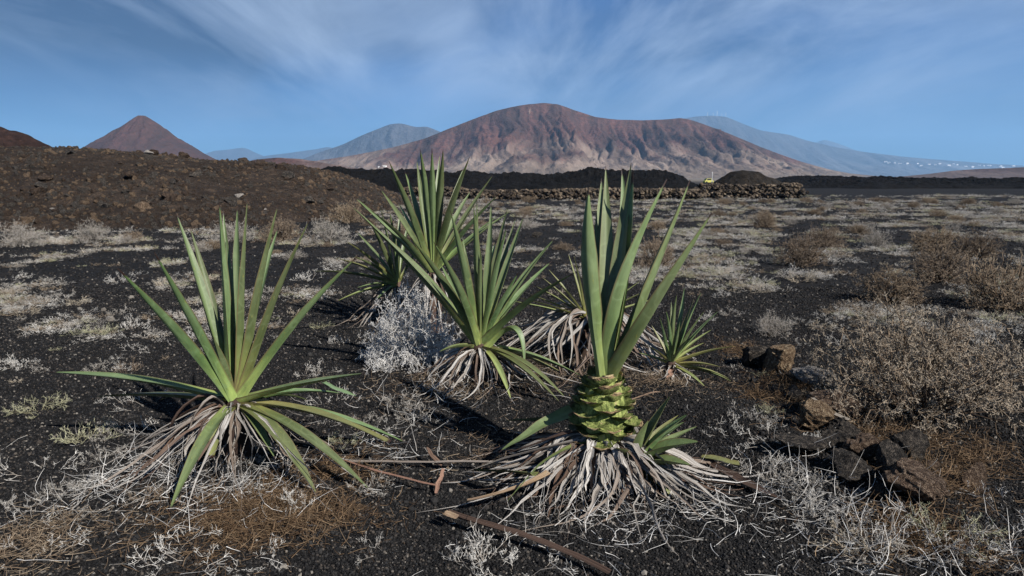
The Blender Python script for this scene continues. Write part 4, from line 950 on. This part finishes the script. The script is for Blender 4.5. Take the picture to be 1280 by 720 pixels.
# --- offshoot at its right side
Gp = Agave((796, 610), (792, 578), 'small offshoot agave with short broad leaves beside the cut stump', 0.42, 0.085, 3, ring=0.03, Y=3.42, thick=.02, mat=M_LEAF_OLD)
Gp.stem(0.03)
for tx, ty, tp, W_, bd, m_ in [(838, 494, .05, .8, .02, M_LEAF), (862, 516, -.06, .8, .05, M_LEAF), (857, 526, .12, .7, .04, M_LEAF), (873, 532, .10, .7, .05, M_LEAF_PALE), (876, 552, -.14, 1.25, .10, M_LEAF_OLD), (866, 582, -.18, 1.2, .10, M_LEAF_OLD), (848, 630, -.16, .7, .12, M_LEAF_YEL),
                               (811, 524, -.08, .85, .04, M_LEAF_OLD), (849, 518, .2, .6, .03, M_LEAF_YEL), (790, 530, .1, .7, .03, M_LEAF_OLD), (770, 560, -.15, .7, .12, M_LEAF_OLD), (835, 560, .1, .8, .08, M_LEAF), (845, 600, -.10, .9, .14, M_LEAF_OLD)]:
    Gp.leaf(tx, ty, tip=tp, W=W_, bend=bd, mat=m_)
Gp.dry_fan(16, 270, 400, .25, .62, z0=-.02, z1=.04, w=(.012, .035), mats=[M_DRY, M_DRY_GREY])
Gp.dry_px(1005, 634, .04, mat=M_DRY_DARK, label='long purple brown dead leaf')

# --- middle agave
B = Agave((602, 474), (600, 428), 'dense green agave beside the whitish tangled bush', 1.12, 0.078, 4, ring=0.065)
B.stem(0.08)
for tx, ty, sg, L_, W_, bd in [(563, 263, -.9, 1, 1, .02), (542, 302, -1, .95, 1, .03), (513, 296, -.7, 1, 1.05, .05), (578, 294, .5, .9, .6, .0), (592, 256, -.5, 1, .9, .0), (596, 250, 1, 1, .8, .0), (601, 312, -1, .72, .7, 0), (614, 253, .8, 1, .85, .0),
                               (635, 258, 1, 1, .85, .02), (645, 272, .6, 1, .8, .03), (655, 269, .8, 1, .95, .03), (634, 281, -.4, .95, .7, .02), (648, 340, -.8, .66, .75, .02), (694, 297, .3, 1.05, 1, .05), (690, 326, .5, .95, .9, .06), (718, 341, -.5, 1.05, 1.05, .06),
                               (438, 256, .0, 1.5, 1.15, .04), (475, 290, .5, 1.2, .9, .05), (551, 330, 1, .8, .8, .04), (620, 300, 1, .9, .8, .03)]:
    B.leaf(tx, ty, sg, L=L_, W=W_, bend=bd)
B.leaf(729, 471, W=.9, bend=.12, tip=-.1, mat=M_LEAF); B.leaf(700, 466, W=.75, bend=.10, tip=-.05, cut=True, mat=M_LEAF_YEL); B.leaf(701, 505, W=.85, bend=.14, ground=True, mat=M_LEAF_OLD); B.leaf(708, 500, W=.7, bend=.16, ground=True, mat=M_LEAF_OLD)
B.leaf(640, 502, W=.65, bend=.22, ground=True, mat=M_LEAF_YEL); B.leaf(655, 470, W=.9, ctrl=(656, 372, -.15), tip=-.22, mat=M_LEAF, label='folded leaf bent over at its middle'); B.leaf(548, 440, W=.7, bend=.12, tip=-.2, mat=M_LEAF_OLD)
for ex, ey, w in [(607, 502, .03), (606, 488, .035), (568, 507, .04), (540, 496, .035), (510, 490, .03), (500, 477, .035), (520, 500, .03), (590, 505, .025), (660, 505, .025), (625, 512, .02)]:
    B.dry_px(ex, ey, w, mat=M_DRY_GREY if int(ex) % 2 else M_DRY)
B.dry_fan(34, 170, 350, .3, .75, w=(.014, .04)); B.dry_fan(14, -20, 170, .3, .6)

# --- tall agave behind it
C = Agave((540, 398), (541, 338), 'tallest dark green agave standing behind the dense middle one', 1.32, 0.085, 5, ring=0.07, Y=6.9)
C.stem(0.09)
for tx, ty, sg, L_, W_ in [(486, 201, -.8, 1, 1), (506, 214, .6, 1, .85), (521, 200, .9, 1, .8), (525, 185, -.7, 1, .95), (540, 185, -1, 1, 1), (550, 192, .8, 1, .7), (554, 186, -.5, 1, 1), (587, 196, -.6, 1.02, 1), (580, 209, .9, 1, .8), (616, 219, .5, 1.05, .95),
                           (589, 238, .9, .9, .85), (625, 241, -.4, 1, .9), (624, 268, .4, .95, .8), (476, 237, .5, 1, .9), (444, 247, .3, 1.1, 1), (577, 253, 1, .85, .7), (641, 262, .8, 1.02, .8), (497, 252, 1, .85, .7), (463, 262, -.8, 1.0, .8)]:
    C.leaf(tx, ty, sg, L=L_, W=W_, bend=.03)
C.dry_fan(24, 170, 370, .3, .7)

# --- small agave at the left of it
D_ = Agave((498, 388), (497, 352), 'small narrow leaved agave at the foot of the tallest one', 0.85, 0.06, 6, ring=0.05, Y=7.6)
D_.stem(0.06)
for tx, ty, sg, L_, W_ in [(392, 339, 0, 1.2, .95), (420, 377, -.6, 1, .8), (417, 322, .3, 1, .8), (432, 301, -.5, 1, .9), (446, 290, .6, 1, .8), (457, 268, -.4, 1.05, .85), (475, 257, .5, 1, .8), (487, 264, -.6, 1, .8), (500, 262, .9, 1, .8), (466, 286, -.9, .9, .8), (511, 276, .5, 1, .8), (440, 320, -.9, .9, .7), (530, 300, .4, .9, .7), (445, 360, -.9, .8, .7), (470, 375, -1, .6, .7)]:
    D_.leaf(tx, ty, sg, L=L_, W=W_, bend=.05 if ty < 310 else .08, mat=M_LEAF if tx % 3 else M_LEAF_YEL)
for ex, ey in [(470, 402), (455, 398), (484, 410), (440, 395), (462, 412), (430, 405), (445, 412)]: D_.dry_px(ex, ey, .035, mat=M_DRY)
D_.dry_fan(16, 180, 330, .3, .8)

# --- small agave on the right
E = Agave((842, 474), (839, 452), 'small yellowish green agave with narrow leaves near the rusty straw', 0.64, 0.046, 7, ring=0.035, mat=M_LEAF, thick=.016)
E.stem(0.045)
for tx, ty, tp, W_, bd, m_ in [(856, 356, .1, .85, .02, 0), (846, 367, -.1, .9, .02, 0), (839, 376, .15, .8, .02, 0), (868, 372, .15, .8, .03, 1), (878, 362, -.05, .9, .04, 0), (881, 388, -.15, .85, .05, 0), (900, 387, .1, .8, .06, 0), (891, 411, .2, .7, .05, 1), (881, 428, .2, .7, .06, 1), (921, 432, -.05, .9, .07, 1),
                               (902, 459, -.1, .9, .10, 1), (913, 474, -.12, .9, .12, 1), (882, 484, -.3, .9, .12, 1), (917, 478, -.05, .8, .12, 1), (814, 406, .1, .8, .03, 1), (824, 394, -.1, .8, .02, 0), (832, 386, -.2, .8, .02, 0), (806, 430, -.1, .7, .05, 1), (797, 441, .1, .7, .06, 1), (850, 400, -.25, .8, .02, 0), (865, 420, -.3, .7, .04, 0), (828, 420, .25, .8, .02, 0)]:
    E.leaf(tx, ty, tip=tp, W=W_, bend=bd, mat=(M_LEAF, M_LEAF_YEL)[m_])
E.dry_px(841, 485, .065, mat=M_DRY_TAN, label='pointed orange brown dead leaf')
E.dry_fan(22, 170, 350, .15, .4, w=(.012, .03)); E.dry_fan(8, 0, 170, .2, .4)

# --- mostly dead agave behind
Hh_ = Agave((735, 446), (738, 396), 'mostly dead agave, big mound of grey brown leaves, few yellow green tips', 0.75, 0.042, 8, ring=0.10, Y=6.0, mat=M_LEAF_YEL, thick=.012)
Hh_.stem(0.14)
for tx, ty, tp in [(685, 336, .2), (677, 346, 0), (710, 316, .1), (717, 318, -.1), (659, 367, .1), (668, 357, .25), (752, 330, .2), (765, 322, 0), (802, 350, .1), (811, 362, -.1), (790, 342, .2), (825, 372, .2), (695, 350, -.2), (640, 376, .1), (735, 338, .3), (648, 372, -.2)]:
    Hh_.leaf(tx, ty, tip=tp, bend=.03, W=.85)
Hh_.dry_fan(70, 170, 370, .35, .95, chaos=.65, z0=-.12, z1=.08, w=(.02, .055), up=(0, .14), mats=[M_DRY, M_DRY_GREY, M_DRY]); Hh_.dry_fan(26, 150, 210, .5, 1.1, chaos=.65, z0=-.05, z1=.08, w=(.02, .05), up=(.05, .16), mats=[M_DRY, M_DRY_GREY])
Hh_.dry_fan(22, 330, 390, .5, .95, chaos=.65, z0=-.05, z1=.08, w=(.02, .05), up=(.03, .14)); Hh_.dry_fan(16, 20, 150, .3, .7)
def straight_dry(s, x0, y0, z0, x1, y1, z1, W, mat, label=None):
    a, b_ = on_ground(x0, y0, z0), on_ground(x1, y1, z1); s.dry([a, (a + b_) / 2 + np.array([0, 0, .02]), b_], W, mat=mat, label=label, twist=.4)
straight_dry(E, 790, 414, .35, 861, 472, .05, .03, M_DRY_GREY, 'straight grey dead leaf across the plant')

# ------------------------------------------------------------------ loose leaves and a stick on the ground
def loose(name, pts, W, mat, label, cat, cut=True, fold=.5, thick=.008, twist=.3, seed=0, prof=None):
    P = bez(*[on_ground(a, b_, z) for a, b_, z in pts], n=20); P[:, 2] = np.maximum(P[:, 2], H(P[:, 0], P[:, 1]) + 0.006)
    base = P[0].copy(); P = P - base; d = P[-1] - P[0]
    tq = np.linspace(0, 1, 20); P = P + np.stack([fbm(tq * 4 + W * 900, tq * 0 + j, 3 + j, 3) for j in range(3)], -1) * np.array([1, 1, .5]) * 0.008
    P[:, 2] = np.maximum(P[:, 2], 0.0)
    me = ring_mesh(name, P, W, fold, thick, math.atan2(d[1], d[0]), twist, mat, cut=cut, wave=.16, seed=seed, nu=7, prof=prof)
    la = me.attributes['lt'].data; v_ = np.empty(len(me.vertices), np.float32); la.foreach_get('value', v_); la.foreach_set('value', 0.35 + 0.6 * v_)
    return tag(ob(name, me, loc=base), label, cat)
UNI = ([0, .05, .3, .6, .9, 1], [.55, .8, 1, .8, .7, .3])
loose('fallen_leaf', [(560, 640, .05), (610, 668, .02), (680, 680, .02), (762, 724, .02)], .040, M_DRY_DARK, 'long dark brown fallen leaf with a reddish cut end', 'leaf', prof=UNI, fold=.7)
loose('fallen_leaf', [(555, 642, .07), (562, 645, .06), (572, 652, .05)], .042, M_DRY_TAN, 'orange cut tip folded up from the dark fallen leaf', 'leaf', prof=UNI, fold=.3)
loose('fallen_leaf', [(430, 575, .05), (480, 598, .03), (545, 613, .02)], .017, M_DRY_TAN, 'thin tan dead leaf running from the front agave', 'leaf', prof=UNI)
loose('fallen_leaf', [(545, 616, .01), (552, 598, .05), (554, 586, .08)], .024, M_DRY_TAN, 'upright pinkish bent leaf piece between the two front agaves', 'leaf', prof=UNI, fold=.3)
loose('fallen_leaf', [(552, 582, .02), (540, 572, .06), (533, 558, .09)], .034, M_DRY_DARK, 'dark curled leaf tip standing behind the pinkish piece', 'leaf', prof=UNI, cut=False)
loose('fallen_leaf', [(430, 577, .03), (500, 577, .03), (640, 578, .06)], .022, M_DRY, 'straight thin grey brown leaf lying between the front agaves', 'leaf', prof=UNI)
loose('fallen_leaf', [(876, 572, .06), (900, 574, .07), (924, 582, .05)], .055, M_LEAF_YEL, 'short yellow green chopped leaf piece on the cinder', 'leaf', prof=UNI)
loose('fallen_leaf', [(880, 574, .04), (905, 592, .05), (985, 632, .02)], .060, M_DRY_DARK, 'purple brown tapering leaf trailing beneath the chopped piece', 'leaf', cut=False, fold=.6)
loose('fallen_leaf', [(405, 478, .36), (425, 505, .28), (448, 536, .16)], .035, M_LEAF_PALE, 'narrow pale green leaf strip crossing the front agave', 'leaf', cut=False, fold=.3)
loose('branch', [(1016, 497, .16), (1034, 514, .17), (1061, 530, .13)], .035, M_WOOD, 'weathered pale stick lying across the red brown rock', 'stick', prof=UNI, fold=.1, thick=.03)
loose('branch', [(910, 284, .05), (925, 279, .25), (945, 276, .10)], .03, M_WOOD, 'bleached branch lying among the shrubs of the plain', 'stick', prof=UNI, fold=.1, thick=.03)

# ------------------------------------------------------------------ far small things
def box(x0, x1, y0, y1, z0, z1):
    v = [(x, y, z) for z in (z0, z1) for y in (y0, y1) for x in (x0, x1)]
    return v, [(0, 2, 3, 1), (4, 5, 7, 6), (0, 1, 5, 4), (2, 6, 7, 3), (0, 4, 6, 2), (1, 3, 7, 5)]
def boxes(name, bs, mat, parent, bev=0):
    V, F_ = [], []
    for b_ in bs:
        v, f = box(*b_); k = len(V); V += v; F_ += [tuple(i + k for i in q) for q in f]
    return ob(name, mesh_from(name, V, F_, mat), parent)
def prism(name, prof, y0, y1, mat, parent):
    n = len(prof); V = [(x, y0, z) for x, z in prof] + [(x, y1, z) for x, z in prof]
    F_ = [tuple(range(n)), tuple(range(n, 2 * n))[::-1]] + [(i, i + n, (i + 1) % n + n, (i + 1) % n) for i in range(n)]
    return ob(name, mesh_from(name, V, F_, mat), parent)
# yellow car parked on the track past the wall
cp = on_plane(885, 228, 185); car = ob('parked_car', None, loc=(cp[0], 185, float(H(cp[0], 185))), rot=(0, 0, 0.15)); tag(car, 'small yellow car parked beyond the stone wall by the mound', 'car')
prism('body', [(-1.15, .3), (-1.2, .75), (-.95, .85), (-.6, 1.38), (.5, 1.4), (.8, .92), (1.2, .8), (1.25, .35)], -.75, .75, M_YELLOW, car)
prism('window', [(-.72, .92), (-.52, 1.30), (.42, 1.32), (.64, .95)], -.76, .76, M_GLASS, car)
for wx in (-.75, .78):
    for wy in (-.72, .72):
        V = [(wx + .3 * math.cos(a) , wy + s_, .3 + .3 * math.sin(a)) for s_ in (-.09, .09) for a in np.linspace(0, 6.283, 13)[:-1]]
        ob('wheel', mesh_from('wheel', V, [tuple(range(12)), tuple(range(12, 24))[::-1]] + [(i, (i + 1) % 12, (i + 1) % 12 + 12, i + 12) for i in range(12)], M_RUBBER), car)
# white posts by the track
for k, (px, py, lab_) in enumerate(((852, 226, 'tall thin white post on the track beside the lava'), (857, 229, 'short white marker board next to the thin post'), (890, 224, 'thin grey pole standing beside the yellow car'))):
    q = on_plane(px, py, 150); r_ = ob('marker_post', None, loc=(q[0], 150, 0.2)); tag(r_, lab_, 'post')
    hgt_ = (q[2] + 0.4, q[2] + .1, q[2] + 1.2)[k]; wd = (.09, .09, .06)[k]
    boxes('post', [(-wd, wd, -wd, wd, -1, hgt_)], M_WHITE if k < 2 else M_STEEL, r_); boxes('cap', [(-wd * 1.5, wd * 1.5, -wd * 1.5, wd * 1.5, hgt_, hgt_ + .08)] if k != 1 else [(-.28, .28, -.14, -.1, hgt_ - .55, hgt_ + .05)], M_WHITE, r_)
# houses, standing on the slopes
from mathutils.bvhtree import BVHTree
def surf(o, px, py):
    me_ = o.data; bv = BVHTree.FromPolygons([v_.co[:] for v_ in me_.vertices], [p_.vertices[:] for p_ in me_.polygons])
    def hit(a, b_):
        d = Vector(ray(a, b_)).normalized(); h_ = bv.ray_cast(Vector((0, 0, CAMZ)), d); return h_[0]
    return hit
def house(q, w, h, label, group=None, rz=0.0):
    r_ = ob('house', None, loc=q, rot=(0, 0, rz)); tag(r_, label, 'house', group)
    boxes('wall', [(-w / 2, w / 2, -w * .35, w * .35, -h * .6, h * .88)], M_WHITE, r_); boxes('roof', [(-w * .53, w * .53, -w * .38, w * .38, h * .88, h)], M_WHITE, r_)
    boxes('window', [(w * a, w * (a + .12), -w * .36, -w * .34, h * .3, h * .62) for a in (-.34, .2)], M_GLASS, r_); boxes('door', [(-w * .07, w * .07, -w * .36, -w * .34, -h * .1, h * .6)], M_GLASS, r_)
hit = surf(bpy.data.objects['volcano'], 0, 0)
for px, py, w, h, lab_ in ((481, 208.5, 8.5, 2.8, 'white farmhouse at the left foot of the volcano'), (474, 209, 4.5, 2.0, 'small white outbuilding beside the farmhouse')):
    q = hit(px, py)
    if q: house(q, w, h, lab_)
hit = surf(bpy.data.objects['mountain'], 0, 0)
g = np.random.default_rng(17)
for i in range(22):
    px = 1100 + 175 * (i + g.random()) / 22; py = np.interp(px, [1100, 1200, 1280], [203, 207, 209]) + g.uniform(-1.5, 2.5)
    q = hit(px, py)
    if q: house(q, g.uniform(14, 34), g.uniform(6, 11), 'tiny white house in the hazy village below the long ridge', 'village houses', g.uniform(-.5, .5))
for i, (px, hh) in enumerate(((884, 42), (891, 34), (896, 55), (902, 30), (907, 38))):
    q = on_plane(px, 145, 7000); r_ = ob('antenna_mast', None, loc=(q[0], 6995, q[2] - 6)); tag(r_, 'thin antenna mast on the summit of the long ridge', 'mast', 'summit antenna masts')
    ob('mast', mesh_from('mast', [(-2.2, -2.2, 0), (2.2, -2.2, 0), (0, 2.2, 0), (-.8, -.8, hh), (.8, -.8, hh), (0, .8, hh)], [(0, 1, 4, 3), (1, 2, 5, 4), (2, 0, 3, 5), (3, 4, 5)], M_STEEL), r_)
    boxes('antenna', [(-3.5, 3.5, -1, 1, hh * .82, hh * .9), (-2.5, 2.5, -1.4, 1.4, hh * .6, hh * .66)], M_STEEL, r_)

# ------------------------------------------------------------------ haze
v, f = box(-12100, 12100, -12100, 12100, -6, 730)
m = bpy.data.materials.new('haze'); m.use_nodes = True; t = m.node_tree; t.nodes.clear()
pv = t.nodes.new('ShaderNodeVolumePrincipled'); pv.inputs['Color'].default_value = (0.34, 0.63, 1.0, 1); pv.inputs['Density'].default_value = 0.00009
pv.inputs['Anisotropy'].default_value = 0.1
out = t.nodes.new('ShaderNodeOutputMaterial'); t.links.new(pv.outputs[0], out.inputs['Volume'])
tag(ob('haze', mesh_from('haze', v, f, m)), 'thin blue haze filling the air over the plain', kind='stuff')
